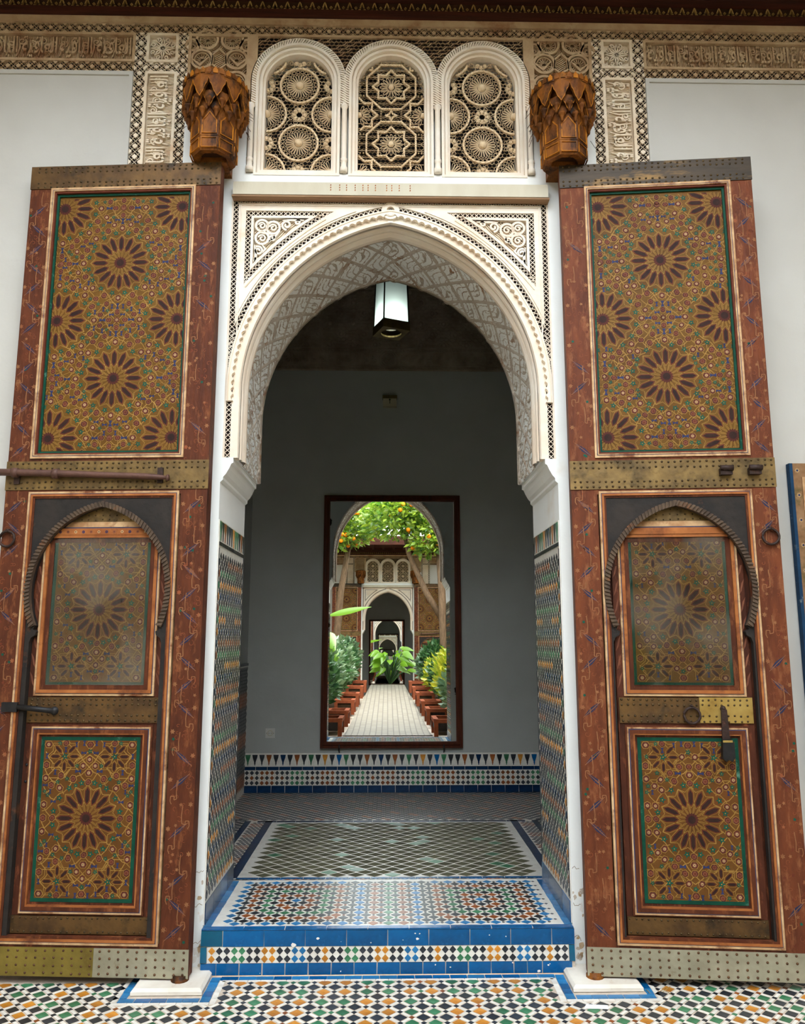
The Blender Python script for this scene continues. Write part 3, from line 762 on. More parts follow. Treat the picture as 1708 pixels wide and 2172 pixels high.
for k, x in enumerate((-.660, -.2195, .222, .662)):              # colonnettes between the windows
    m = MB()
    prof = [(.0, 3.45), (.018, 3.45), (.018, 3.475), (.013, 3.48), (.013, 3.505), (.017, 3.508), (.013, 3.512), (.017, 3.518), (.012, 3.522), (.012, 3.78), (.017, 3.79), (.017, 3.80), (0, 3.80)]
    rows = [[(x + r * cos(2 * pi * j / 12), -.006 + r * sin(2 * pi * j / 12), z) for j in range(12)] for r, z in prof]
    m.grid(rows, 'stucco_pale', close_u=True); m.build('colonnette', wall)
m = MB()                                                        # knotted net between the arches, on a dark ground
def warc(c, a0, a1, n=16): return [(c + .200 * cos(a0 + (a1 - a0) * k / n), WZS + .200 * sin(a0 + (a1 - a0) * k / n)) for k in range(n + 1)]
cs3 = [c for c, _ in WIN]
gaps = [[(-.64, 4.17), (-.64, WZS)] + warc(cs3[0], pi, pi / 2) + [(cs3[0], 4.17)], [(cs3[2], 4.17)] + warc(cs3[2], pi / 2, 0) + [(.64, WZS), (.64, 4.17)]]
for k in (0, 1): gaps.append([(cs3[k], 4.17)] + warc(cs3[k], pi / 2, 0) + warc(cs3[k + 1], pi, pi / 2) + [(cs3[k + 1], 4.17)])
for g in gaps: m.prism(g, -REC, -.014, 'dark_ground', sides=False)
def knot_ok(x, z): return all(hypot(x - c, max(z - WZS, 0)) > .222 for c, _ in WIN) and z > 3.84
x = -.676
ang = [(cos(radians(a)), sin(radians(a))) for a in (30, 150, 270)]
z = 3.845; row = 0
while z < 4.178:
    x = -.672 + (.009 if row % 2 else 0)
    while x < .672:
        if knot_ok(x, z):
            m.ribbon(circ(x, z, .01240, 6, pi / 6), .0020, -.014, -.008, 'stucco_old', closed=True)
            if (row + int(x * 60)) % 3 == 0: m.ribbon([(x - .012, z - .012), (x + .012, z + .012)], .0026, -.014, -.007, 'stucco_old')
        x += .0215
    z += .0185; row += 1
m.build('knotted_net', wall)
m = MB()
for s in (-1, 1):
    a, b = sorted((s * .640, s * .677)); m.rect(a, b, 3.81, 4.178, -REC, .0, 'stucco_old'); m.rect(*sorted((s * .640, s * .677)), 3.448, 3.81, -REC, -.018, 'stucco_pale')
m.rect(-.64, .64, 4.168, 4.180, -REC, .0, 'stucco_old'); m.build('window_zone_frame', wall)
# behind the added dark boards lies the room itself

# ------------------------------------------------------------------ lintel, eave
lt = empty('trim_1'); tag(lt, 'grey stone lintel with rust streaks above the arched doorway', 'lintel', kind='structure')
m = MB(); m.rect(-.722, .728, 3.310, 3.372, 0, .050, 'stone_lintel', back=True); m.build('stone_beam', lt)
m = MB(); m.rect(-.728, .734, 3.302, 3.310, 0, .046, 'wood_lintel', back=True); m.build('wood_strip', lt)
m = MB(); random.seed(3)
for k in range(11):
    x = -.05 - .22 + k * .035 + random.uniform(-.01, .01)
    for q in range(3): m.prism([(x + a * .9, 3.335 + q * .012 + b) for a, b in ((-.003, -.004), (.003, -.003), (.0025, .004), (-.002, .003))], .05, .0506, 'orange_line')
tag(m.build('rust_marks', lt), kind='stuff')
ev = empty('trim_2'); tag(ev, 'dark red carved wooden cornice and eave above the stucco band', 'cornice', kind='structure')
m = MB(); m.rect(-WALLX, WALLX, 4.262, 4.292, -.2, .030, 'eave_wood', back=True); m.rect(-WALLX, WALLX, 4.292, 4.345, -.2, .012, 'bracket_dark', back=True)
m.rect(-WALLX, WALLX, 4.345, 4.372, -.2, .060, 'eave_wood', back=True); m.rect(-WALLX, WALLX, 4.372, 4.40, -.2, .085, 'bracket_dark', back=True); m.build('cornice_boards', ev)
m = MB(); k = -2.6
while k < 2.6:
    for sg in (-1, 1):
        m.ribbon([(k, 4.337), (k + sg * .005, 4.325), (k + sg * .010, 4.308)], .005, .012, .024, 'eave_motif'); m.dome(k + sg * .012, 4.302, .0085, .012, .010, 'eave_motif', 8)
    m.ribbon(circ(k + .030, 4.316, .006, 4), .003, .012, .018, 'eave_motif', closed=True); m.dome(k, 4.299, .006, .012, .008, 'eave_motif', 6); k += .060
tag(m.build('carved_fringe', ev), kind='stuff')
m = MB(); m.box(-WALLX, WALLX, -1.30, .0, 4.46, 4.50, 'eave_wood'); m.box(-WALLX, WALLX, -1.35, -1.29, 4.38, 4.62, 'eave_wood'); m.box(-WALLX, WALLX, -.085, .0, 4.40, 4.46, 'eave_wood'); m.build('soffit', ev)
m = MB(); k = -5.9
while k < 5.9: m.box(k, k + .07, -1.29, -.085, 4.41, 4.46, 'eave_wood'); k += .30
tag(m.build('rafters', ev), kind='stuff')

random.seed(17); m = MB()
for s in (-1, 1):
    for k in range(16):
        x = s * random.uniform(.746, .785); z = random.uniform(.01, .10) if k < 8 else random.uniform(.08, .34); r = random.uniform(.004, .016)
        m.prism([(x + r * random.uniform(.4, 1) * cos(q), z + r * random.uniform(.5, 1.6) * sin(q)) for q in (0, .8, 1.7, 2.6, 3.4, 4.3, 5.3)], 0, .0007, random.choice(('grout', 'stucco_old', 'chip_white')))
    for k in range(3):
        x = s * .745; z = .12 + .13 * k; P = [(x, z)]
        for q in range(5): P.append((P[-1][0] + s * random.uniform(.003, .009), P[-1][1] + random.uniform(-.012, .006)))
        m.ribbon(P, .0022, 0, .0006, 'stucco_dark')
tag(m.build('flaked_plaster', wall), kind='stuff')
# ------------------------------------------------------------------ courtyard floor
random.seed(11)
fl = MB(FLAT).rect(-7, 7, -13.6, 0.0, -.12, -.0022, 'grout').build('floor'); tag(fl, 'courtyard floor of green, black, ochre and white mosaic', 'floor', kind='structure')
S = .081
BIG, SMALL = diamond(.0238), diamond(.0105)
def fcol(i, j):
    if j % 2: return 'tile_black'
    q = (i + (1 if (j // 2) % 2 else 0) + abs((j // 2) % 6 - 3)) // 2
    return 'tile_ochre' if q % 2 == 0 else 'tile_green'
big, small = [], []
for j in range(0, 42):
    y = -.095 - j * S / 2
    for i in range(-40, 41):
        x = i * S + (S / 2 if j % 2 else 0)
        if abs(x) > 3.0: continue
        big.append((x, y, BIG, fcol(i, j))); small.append((x + S / 2, y, SMALL, 'tile_black' if random.random() < .75 else random.choice(('tile_green', 'tile_rust'))))
def shut(x, y): return .625 < abs(x) < 1.01 and y > -.275
tile_field(fl, big, FLAT, -.002, .0, (-3, 3, -1.8, -.085), 300, hole=shut)
m = MB(FLAT)
for x, y, sh, mat in small:
    if y < -.085 and not shut(x, y): m.prism([(x + a, y + b) for a, b in sh], -.002, .0, mat)
for x, y, sh, mat in big:                                        # white strips between the coloured squares
    for sg in (-1, 1):
        cx, cy = x + S / 4, y + sg * S / 4
        if cy > -.085 or shut(cx, cy): continue
        L, w = .0195, .0052
        m.prism([(cx + (a * L * 1 - b * w * sg) * .7071, cy + (a * L * (-sg) - b * w) * .7071) for a, b in ((-1, -1), (1, -1), (1, 1), (-1, 1))], -.002, -.0004, 'tile_white')
tag(m.build('tile_mosaic', fl), kind='stuff')
# blue and white borders along the step and round the pivot stones
def row(m, a0, a1, b0, b1, n, mat, gap=.0025, along=0):
    out = []
    for k in range(n):
        if along == 0: p = (a0 + (a1 - a0) * k / n + gap / 2, a0 + (a1 - a0) * (k + 1) / n - gap / 2, b0, b1)
        else: p = (a0, a1, b0 + (b1 - b0) * k / n + gap / 2, b0 + (b1 - b0) * (k + 1) / n - gap / 2)
        out.append(p)
    return out
def border_tiles(parent, cells, mp, h0, h1, mat):
    for a0, a1, b0, b1 in cells:
        mt = random.choice(mat) if isinstance(mat, tuple) else mat
        j = [random.uniform(-.0012, .0012) for _ in range(4)]
        m = MB(mp); O = mp(0, 0, 0); c = ((a0 + a1) / 2, (b0 + b1) / 2)
        m.prism([(a0 - c[0] + j[0], b0 - c[1]), (a1 - c[0] + j[1], b0 - c[1]), (a1 - c[0] + j[2], b1 - c[1]), (a0 - c[0] + j[3], b1 - c[1])], h0, h1, mt)
        m.v = [(p[0] - O[0], p[1] - O[1], p[2] - O[2]) for p in m.v]
        m.build('border_tile', parent, mp(c[0], c[1], 0))
SB = ('tile_sky', 'tile_sky', 'tile_blue')
border_tiles(fl, row(None, -.650, .650, -.068, -.040, 19, 0), FLAT, -.002, .0005, SB)
border_tiles(fl, row(None, -.640, .640, -.084, -.070, 26, 0), FLAT, -.002, .0, 'tile_white')
for s in (-1, 1):
    X = lambda a, b: tuple(sorted((s * a, s * b)))
    border_tiles(fl, row(None, *X(.652, .686), -.250, -.045, 5, 0, along=1), FLAT, -.002, .0005, SB)
    border_tiles(fl, row(None, *X(.690, .985), -.250, -.222, 5, 0), FLAT, -.002, .0005, SB)
    border_tiles(fl, row(None, *X(.960, .987), -.220, -.03, 4, 0, along=1), FLAT, -.002, .0005, SB)
    border_tiles(fl, row(None, *X(.628, .649), -.270, -.075, 4, 0, along=1), FLAT, -.002, .0, 'tile_white')
    border_tiles(fl, row(None, *X(.650, 1.005), -.271, -.254, 6, 0), FLAT, -.002, .0, 'tile_white')
    border_tiles(fl, row(None, *X(.990, 1.006), -.252, -.03, 4, 0, along=1), FLAT, -.002, .0, 'tile_white')
    # pivot stone
    e = empty('pivot_stone', (s * .822, -.100, 0)); tag(e, 'worn white marble pivot stone under the door with the ' + ('yellow-green and pale patched bottom band' if s < 0 else 'all pale bottom band'), 'stone', 'pivot stones of the doors')
    m = MB(FLAT); w, d, b = .132, .098, .010
    lo = [(-w, -d), (w, -d), (w, d), (-w, d)]; hi = [(-w + b, -d + b), (w - b, -d + b), (w - b, d), (-w + b, d)]
    m.add([(x, y, .0005) for x, y in lo] + [(x, y, .012) for x, y in lo] + [(x, y, .022) for x, y in hi], [(0, 1, 5, 4), (1, 2, 6, 5), (2, 3, 7, 6), (3, 0, 4, 7), (4, 5, 9, 8), (5, 6, 10, 9), (6, 7, 11, 10), (7, 4, 8, 11), (8, 9, 10, 11)], 'marble')
    m.build('slab', e)
    m = MB(); m.grid([[(-s * .03 + r * cos(2 * pi * k / 14), -.02 + r * sin(2 * pi * k / 14), z) for k in range(14)] for r, z in ((.034, .022), (.034, .030), (.028, .032), (.028, .041), (0, .041))], 'bracket_wood', close_u=True); m.build('pivot_cup', e)

# ------------------------------------------------------------------ step with glazed riser, threshold
ZT_ = .17
st = MB(FLAT).rect(-.738, .738, -.030, .60, 0, ZT_ - .002, 'grout').build('step'); tag(st, 'blue glazed doorstep with a band of small coloured diamonds', 'step', kind='structure')
RIS = lambda a, b, h: (a, -.030 - h, b)
cells = [(-.738, -.655, .108, .164)]; x = -.652; ws = [.166] * 8
for k in range(8): cells.append((x, x + .160, .107, .164)); x += .1625
cells.append((x, .738, .107, .164))
border_tiles(st, cells[:1], RIS, 0, .004, 'tile_teal'); border_tiles(st, cells[1:], RIS, 0, .0045, 'tile_blue')
x = -.735; cells = []
for k, w in enumerate([.062] + [.090] * 13 + [.052, .06, .12]):
    cells.append((x, min(x + w - .004, .735), .003, .044)); x += w
    if x > .72: break
border_tiles(st, cells, RIS, 0, .004, 'tile_blue')
border_tiles(st, [(-.738, -.714, .047, .104), (.716, .738, .045, .104)], RIS, 0, .004, 'tile_teal')
m = MB(RIS); random.seed(5)                                      # chipped glaze
for k in range(18):
    a, b = random.choice((random.uniform(-.7, .72), random.uniform(-.1, .72))), random.choice((random.uniform(.005, .042), random.uniform(.11, .16)))
    r = random.uniform(.0012, .0045) if random.random() < .85 else random.uniform(.006, .011)
    m.prism([(a + r * random.uniform(.5, 1.2) * cos(q), b + r * random.uniform(.4, .9) * sin(q)) for q in (0, 1, 2.1, 3.1, 4.2, 5.3)], .004, .0052, 'chip_white')
tag(m.build('glaze_chips', st), kind='stuff')
seq = ['tile_ochre', 'tile_black', 'tile_black', 'tile_green', 'tile_green', 'tile_black', 'tile_black', 'tile_ochre', 'tile_ochre', 'tile_black', 'tile_black', 'tile_sky', 'tile_sky', 'tile_black', 'tile_black', 'tile_ochre']
MB(RIS).rect(-.711, .713, .046, .105, 0, .0022, 'tile_white').build('white_ground', st)
tl = []; n = 48
for k in range(n):
    x = -.694 + k * 1.392 / (n - 1)
    c = seq[(k + 0) % 15] if k else 'tile_ochre'
    for z in (.0605, .0903): tl.append((x, z, diamond(.0136, .0142), c))
tile_field(st, tl, RIS, 0, .0034)
# threshold mosaic
MB(FLAT).rect(-.738, .738, -.030, .60, ZT_ - .002, ZT_ - .0012, 'tile_white').build('white_ground', st)
S2 = .062; tl = []; sm = MB(FLAT)
ringc = ['tile_sky', 'tile_black', 'tile_rust', 'tile_black', 'tile_green', 'tile_black', 'tile_rust', 'tile_black', 'tile_sky', 'tile_black', 'tile_sky', 'tile_black']
D2 = diamond(.0215)
for j in range(0, 18):
    y = .028 + j * S2 / 2
    for i in range(-11, 12):
        x = i * S2 + (S2 / 2 if j % 2 else 0)
        if abs(x) > .655: continue
        ci = round(abs(x) / (S2 / 2)); mid = ['tile_green', 'tile_black', 'tile_rust', 'tile_black', 'tile_sky', 'tile_black']
        if ci <= 5: c = mid[ci]
        else: c = ringc[min(int(round((.655 - abs(x)) / (S2 / 2))), ci - 5, min(j, 17 - j) + 0)]
        tl.append((x, y, D2, c)); sm.prism([(x + S2 / 2 + a, y + b) for a, b in diamond(.0075)], ZT_ - .002, ZT_ - .0002, c if c != 'tile_sky' else 'tile_black')
tile_field(st, tl, FLAT, ZT_ - .002, ZT_, None, 300)
tag(sm.build('tile_mosaic', st), kind='stuff')
for s in (-1, 1):
    X = lambda a, b: tuple(sorted((s * a, s * b)))
    border_tiles(st, row(None, *X(.706, .737), .0, .585, 8, 0, along=1), FLAT, ZT_ - .002, ZT_ + .0008, SB)
border_tiles(st, row(None, -.737, .737, -.034, -.004, 9, 0), FLAT, ZT_ - .004, ZT_ + .001, 'tile_blue')

# ------------------------------------------------------------------ inner room
RB, RZ, RXL, RXR, RTOP = 3.30, .06, -1.18, 1.30, 5.3
rf = MB(FLAT).rect(-1.3, 1.4, .60, RB + .1, -.1, RZ - .002, 'tile_white').build('floor_room'); tag(rf, 'dim inner room floor of small mosaic with a worn olive carpet-like field', 'floor', kind='structure')
tl = []; S3 = .098
for j in range(0, 26):
    y = 1.065 + j * S3 / 2
    for i in range(-9, 10):
        x = .024 + i * S3 + (S3 / 2 if j % 2 else 0)
        if abs(x - .024) < .78: tl.append((x, y, ((.0430, 0), (0, .034), (-.0430, 0), (0, -.034)), 'olive_worn' if random.random() < .93 else 'tile_green'))
tile_field(rf, tl, FLAT, RZ - .002, RZ, (-.76, .81, 1.03, 2.24), 300)
border_tiles(rf, row(None, -.80, .85, 1.000, 1.022, 14, 0), FLAT, RZ - .002, RZ, 'tile_blue')
border_tiles(rf, row(None, -1.1, 1.15, .93, .955, 16, 0), FLAT, RZ - .002, RZ, 'tile_blue')
border_tiles(rf, row(None, -.90, .95, 2.275, 2.310, 14, 0), FLAT, RZ - .002, RZ, 'tile_navy')
for a, b in ((-.845, -.795), (.845, .895), (-.985, -.945), (.995, 1.035)): border_tiles(rf, row(None, a, b, 1.02, 2.31, 9, 0, along=1), FLAT, RZ - .002, RZ, 'tile_navy')
tl = []
for j in range(0, 3):
    for i in range(-24, 26): tl.append((i * .044 + (.022 if j % 2 else 0), .967 + j * .011, diamond(.018, .010), ('tile_black', 'tile_sky', 'tile_rust', 'tile_black')[(i // 2) % 4]))
for sx in (-.895, .945):
    for j in range(40):
        for i in range(3): tl.append((sx + (i - 1) * .030 + (.015 if j % 2 else 0), 1.04 + j * .031, diamond(.013), ('tile_rust', 'tile_black', 'tile_black')[(j // 3) % 3]))
for j in range(0, 30):
    y = 2.345 + j * .033
    for i in range(-22, 24):
        x = i * .066 + (.033 if j % 2 else 0)
        if RXL < x < RXR: tl.append((x, y, diamond(.024, .021), 'tile_black' if (i + j) % 7 else 'tile_rust'))
for sx in (-1, 1):
    for j in range(0, 52):
        for i in range(0, 5):
            x = sx * (1.02 + i * .06 + (.03 if j % 2 else 0)) + .02
            if RXL < x < RXR: tl.append((x, .66 + j * .033, diamond(.024, .021), 'tile_black'))
tile_field(rf, tl, FLAT, RZ - .002, RZ, (RXL, RXR, .6, RB), 150)
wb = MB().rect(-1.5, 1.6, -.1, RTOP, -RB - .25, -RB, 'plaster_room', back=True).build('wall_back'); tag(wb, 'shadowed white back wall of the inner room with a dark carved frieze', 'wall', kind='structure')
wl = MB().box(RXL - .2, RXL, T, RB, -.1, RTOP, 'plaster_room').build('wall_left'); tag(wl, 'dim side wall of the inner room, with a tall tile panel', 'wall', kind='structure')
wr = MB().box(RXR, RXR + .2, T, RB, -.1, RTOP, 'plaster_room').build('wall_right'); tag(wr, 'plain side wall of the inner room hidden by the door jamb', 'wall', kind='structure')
cl = MB().box(-1.5, 1.6, T, RB + .25, RTOP, RTOP + .2, 'dark_wood').build('ceiling'); tag(cl, 'dark wooden ceiling of the inner room', 'ceiling', kind='structure')
SID = lambda a, b, h: (RXL + h, a, b)
tl = []
for j in range(0, 36):
    for i in range(0, 8): tl.append((2.86 + i * .055 + (.027 if j % 2 else 0), .13 + j * .0265, diamond(.021), 'tile_black' if (j // 4) % 3 else 'tile_rust'))
MB(SID).rect(2.80, RB, RZ, 1.08, 0, .006, 'tile_white').build('tile_ground', wl)
MB(SID).rect(2.78, RB, 1.08, 1.10, 0, .010, 'tile_black').build('tile_edging', wl)
tile_field(wl, tl, SID, .006, .008, (2.82, RB - .01, RZ, 1.07), 120)
# dado along the back wall
bb = empty('baseboard_back'); tag(bb, 'tiled dado with merlons and checked diamonds along the back wall', 'dado', kind='structure')
BKW = lambda a, b, h: (a, RB - h, b)
MB(BKW).rect(RXL, RXR, RZ, .372, 0, .008, 'tile_white').build('white_ground', bb)
border_tiles(bb, row(None, RXL, RXR, RZ + .001, .117, 22, 0), BKW, 0, .012, 'tile_navy')
border_tiles(bb, row(None, RXL, RXR, .239, .266, 26, 0), BKW, 0, .012, 'tile_navy')
tl = []
for i in range(59):
    x = -1.155 + i * .0412; blk = (i // 3) % 4
    for j in range(3):
        c = 'tile_black' if blk % 2 == 0 or (j == 1 and i % 3 == 1) else ('tile_rust' if blk == 1 else 'tile_green')
        if blk % 2 == 0 and j == 1 and i % 3 == 1: c = 'tile_rust'
        tl.append((x, .138 + j * .0395, diamond(.0175, .0178), c))
tile_field(bb, tl, BKW, 0, .0105, (RXL, RXR, .05, .4), 300)
merl = ((-.0215, .084), (-.0215, .080), (-.018, .060), (-.010, .038), (-.005, .022), (-.007, .017), (-.004, .012), (-.003, .0), (.003, .0), (.004, .012), (.007, .017), (.005, .022), (.010, .038), (.018, .060), (.0215, .080), (.0215, .084))
mc = ['tile_green', 'tile_black', 'tile_black', 'tile_rust', 'tile_black', 'tile_navy', 'tile_black', 'tile_rust', 'tile_black', 'tile_green', 'tile_black', 'tile_ochre', 'tile_black', 'tile_blue']
tile_field(bb, [(-1.15 + i * .0575, .276, merl, mc[i % 14]) for i in range(42)], BKW, 0, .0105, (RXL, RXR, .05, .4), 300)
# carved frieze on the back wall
def frieze():
    m = MB(BKW); D = 'stucco_dark'
    m.rect(RXL, RXR, 3.664, RTOP, 0, .012, D)
    for z in (3.668, 3.700, 3.830, 3.866, 4.432, 4.47): m.rect(RXL, RXR, z, z + .006, .012, .030, D)
    x = RXL
    while x < RXR:
        for z in (3.686, 3.850, 4.452): m.dome(x, z, .011, .012, .012, D, 6)
        x += .032
    for s in (-1, 1):
        x = s * .10
        while abs(x) < 1.2:
            cx = x; m.ribbon([(cx, 3.715), (cx, 3.822)], .008, .012, .026, D); m.ribbon(spiral(cx + s * .025, 3.755, .004, .022, 1, 1.5, 16), .007, .012, .026, D)
            m.ribbon(spiral(cx + s * .045, 3.790, .003, .016, 3, 1.3, 14), .006, .012, .026, D); m.ribbon([(cx + s * .05, 3.72), (cx + s * .06, 3.77), (cx + s * .055, 3.82)], .007, .012, .024, D); x += s * .078
    for r in (.078, .060): m.ribbon(circ(-.008, 3.768, r, 32), .010, .012, .034, D, closed=True)
    for r, n in ((.015, 6), (.034, 10), (.050, 14)):
        for k in range(n): m.ribbon(circ(-.008 + r * cos(2 * pi * k / n), 3.768 + r * sin(2 * pi * k / n), .009, 6), .004, .012, .024, D, closed=True)
    return m
frieze().build('carved_frieze', wb)
m = MB(BKW); D = 'stucco_dark'; j = 0; z = 3.905
while z < 4.42:
    x = RXL + (.1025 if j % 2 else 0) + .03
    while x < RXR:
        m.dome(x, z, .021, .012, .020, D, 8, 3)
        m.ribbon(star(x, z, .052, .038, 8), .006, .012, .024, D, closed=True); m.ribbon(star(x, z, .080, .066, 8, pi / 8), .006, .012, .022, D, closed=True)
        for k in range(8):
            g = pi / 4 * k; m.ribbon([(x + .052 * cos(g), z + .052 * sin(g)), (x + .1 * cos(g), z + .1 * sin(g))], .005, .012, .021, D)
        x += .205
    z += .100; j += 1
m.build('star_frieze', wb)

# ------------------------------------------------------------------ tiled jambs
for s in (-1, 1):
    JAM = (lambda s: lambda a, b, h: (s * .74 - s * h, a, b))(s)
    p = empty('jamb_tile_panel', parent=wall); p['label'] = 'mosaic panel lining the doorway'
    MB(JAM).rect(.006, .585, .172, 1.812, 0, .004, 'tile_white').build('white_ground', p)
    border_tiles(p, row(None, .008, .585, .172, .252, 4, 0), JAM, 0, .007, ('tile_blue', 'tile_navy'))
    border_tiles(p, row(None, .008, .012, .262, 1.69, 12, 0, along=1), JAM, 0, .0065, 'tile_black')
    border_tiles(p, row(None, .578, .584, .262, 1.78, 12, 0, along=1), JAM, 0, .0065, 'tile_black')
    border_tiles(p, row(None, .010, .580, 1.700, 1.716, 14, 0), JAM, 0, .0065, 'tile_black')
    tl = []; cs = ['tile_ochre', 'tile_black', 'tile_green', 'tile_black', 'tile_rust', 'tile_black', 'tile_navy', 'tile_black']
    Sj = .050
    for j in range(0, 56):
        z = .280 + j * Sj / 2
        for i in range(0, 12):
            y = .030 + i * Sj + (Sj / 2 if j % 2 else 0)
            if y < .570: tl.append((y, z, diamond(.0166), cs[(j + (2 if i in (0, 11) else 0) + (j // 16) * 2) % 8] if (i // 4 + j) % 9 else 'tile_black'))
    tile_field(p, tl, JAM, .004, .006, (.014, .576, .262, 1.688), 300)
    mr = ((-.020, .084), (-.017, .06), (-.008, .035), (-.003, .0), (.003, 0), (.008, .035), (.017, .06), (.020, .084))
    tile_field(p, [(.035 + i * .0475, 1.722, mr, ('tile_green', 'tile_black', 'tile_rust', 'tile_black', 'tile_navy', 'tile_black', 'tile_ochre', 'tile_green')[i % 8]) for i in range(12)], JAM, .004, .006, (.01, .58, 1.7, 1.82), 20)

# ------------------------------------------------------------------ mirror
def make_mirror():
    root = empty('wall_mirror', (.029, RB - .012, .414)); root.rotation_euler = (radians(-.6), 0, 0)
    m = MB(); m.frame(-.587, .587, 0, 2.115, [(0, .020, 0, .030, 'frame_wood'), (.020, .028, 0, .022, 'frame_wood'), (.028, .046, 0, .036, 'frame_wood'), (.046, .052, 0, .026, 'frame_wood')]); m.build('frame', root)
    m = MB(); m.rect(-.536, .536, -1.006, 1.006, 0, .014, 'old_mirror'); m.build('mirror_glass', root, (0, 0, 1.0575))
    for x in (-.43, .43):
        m = MB(); m.tube([(x, -.01, -.035), (x, -.045, -.02), (x, -.048, .03)], .006, 'iron_black', 6); m.build('hook', root)
    return root
mir = make_mirror(); tag(mir, 'tall dark-framed mirror on the back wall reflecting the garden path', 'mirror')
# ------------------------------------------------------------------ lantern
ln = empty('hanging_lantern', (.011, 1.7, 3.36)); tag(ln, 'square milky-glass lantern hanging in the arch, lit from below', 'lantern')
CR = [(-.05, -.121), (.121, -.05), (.05, .121), (-.121, .05)]
def quad4(s): return [(x * s, y * s) for x, y in CR]
for k in range(4):
    a, b = CR[k], CR[(k + 1) % 4]; m = MB()
    m.add([(a[0] * .97, a[1] * .97, .06), (b[0] * .97, b[1] * .97, .06), (b[0] * .86, b[1] * .86, .40), (a[0] * .86, a[1] * .86, .40)], [(0, 1, 2, 3)], 'milk_glass'); m.build('glass_pane', ln)
    m = MB(); m.tube([(a[0], a[1], .045), (a[0] * .88, a[1] * .88, .41)], .0055, 'lantern_metal', 6); m.build('corner_bar', ln)
m = MB(FLAT); m.prism(quad4(1.04), .04, .062, 'lantern_metal', holes=[circ(0, .0, .052, 20)], back=True)
m.prism(quad4(1.06), .0, .012, 'lantern_brass', holes=[circ(0, 0, .070, 20)], back=True)
for k in range(4):
    a, b = CR[k], CR[(k + 1) % 4]; m.add([(a[0] * 1.06, a[1] * 1.06, 0), (b[0] * 1.06, b[1] * 1.06, 0), (b[0] * 1.04, b[1] * 1.04, .06), (a[0] * 1.04, a[1] * 1.04, .06)], [(0, 1, 2, 3)], 'lantern_brass')
m.build('base', ln)
m = MB(FLAT); m.prism(quad4(.95), .40, .425, 'lantern_metal', back=True); m.prism(quad4(.70), .425, .47, 'lantern_metal', back=True); m.prism(quad4(.45), .47, .52, 'lantern_brass'); m.build('cap', ln)
m = MB(); m.tube([(0, 0, .50), (0, 0, RTOP - 3.36)], .008, 'lantern_metal', 6); m.build('chain', ln)
m = MB(); rows = [[(.045 * sin(t) * cos(2 * pi * k / 14), .045 * sin(t) * sin(2 * pi * k / 14), .105 - .050 * cos(t)) for k in range(14)] for t in [pi * q / 8 for q in range(9)]]; m.grid(rows, 'lamp_bulb', close_u=True); m.build('bulb', ln)
# ------------------------------------------------------------------ small fittings on the back wall
bx = empty('wall_light_box', (.006, RB, 3.30)); tag(bx, 'small beige box fitting high on the back wall above the mirror', 'fitting')
m = MB(); m.rect(-.060, .060, .02, .118, 0, .055, 'plastic_beige', back=True); m.build('housing', bx)
m = MB(); m.rect(-.064, .064, .092, .120, 0, .062, 'lantern_brass', back=True); m.build('lid', bx)
m = MB(); m.dome(0, .082, .008, .055, .008, 'lantern_metal'); m.rect(-.003, .003, .045, .08, .055, .058, 'lantern_metal'); m.build('screw', bx)
ou = empty('power_outlet', (-.974, RB, .532)); tag(ou, 'white electrical outlet low on the back wall beside the mirror', 'outlet')
m = MB(); m.prism([(-.038, -.038), (.038, -.038), (.038, .038), (-.038, .038)], 0, .010, 'socket_white', back=True); m.build('plate', ou)
m = MB(); m.ribbon(circ(0, 0, .021, 18), .004, .010, .012, 'plastic_beige', closed=True)
for x in (-.028, -.009, .009, .028): m.dome(x, 0, .003, .010, .001, 'iron_black', 6)
m.build('socket_ring', ou)
# ------------------------------------------------------------------ painted door leaves
EPS = .0005
class Paint:
    used = None
    """flat painted shapes laid on a board at height h, clipped to a rectangle"""
    def __init__(s, mp, h, box): s.m = MB(mp); s.h = h; s.box = box; s.used = []
    def poly(s, P, mat, lay):
        Q = clip(list(P), *s.box)
        if Q and abs(area(Q)) > 1e-7: s.m.prism(Q, s.h, s.h + EPS * lay, mat, sides=False)
    def line(s, P, w, mat, lay, closed=False):
        n = len(P)
        for i in range(n if closed else n - 1):
            a, b = P[i], P[(i + 1) % n]; dx, dy = b[0] - a[0], b[1] - a[1]; l = hypot(dx, dy) or 1e-9
            nx, ny = -dy / l * w / 2, dx / l * w / 2
            s.poly([(a[0] + nx, a[1] + ny), (b[0] + nx, b[1] + ny), (b[0] - nx, b[1] - ny), (a[0] - nx, a[1] - ny)], mat, lay)
def hexa(cx, cy, ang, l, w):
    P = [(-l, 0), (-l * .55, w), (l * .55, w), (l, 0), (l * .55, -w), (-l * .55, -w)]; c, s = cos(ang), sin(ang)
    return [(cx + a * c - b * s, cy + a * s + b * c) for a, b in P]
def free(p, x, y, r):
    if any(hypot(x - a, y - b) < r + c for a, b, c in p.used): return False
    p.used.append((x, y, r)); return True
def eye(p, x, y, ang=0.0, sc=1.0, white=True):
    sc *= 1.42
    if not free(p, x, y, .0115 * sc): return
    p.poly(hexa(x, y, ang, .0125 * sc, .0098 * sc), 'gold_line', 1); p.poly(hexa(x, y, ang, .0108 * sc, .0082 * sc), 'paint_maroon', 2)
    p.poly(circ(x, y, .0064 * sc, 8), 'paint_pink', 3)
    if white: p.poly(circ(x, y, .0040 * sc, 7), 'paint_white', 4); p.poly(circ(x, y, .0016 * sc, 6), 'paint_maroon', 5)
    else: p.poly(star(x, y, .0052 * sc, .003 * sc, 6), 'petal_red', 4)
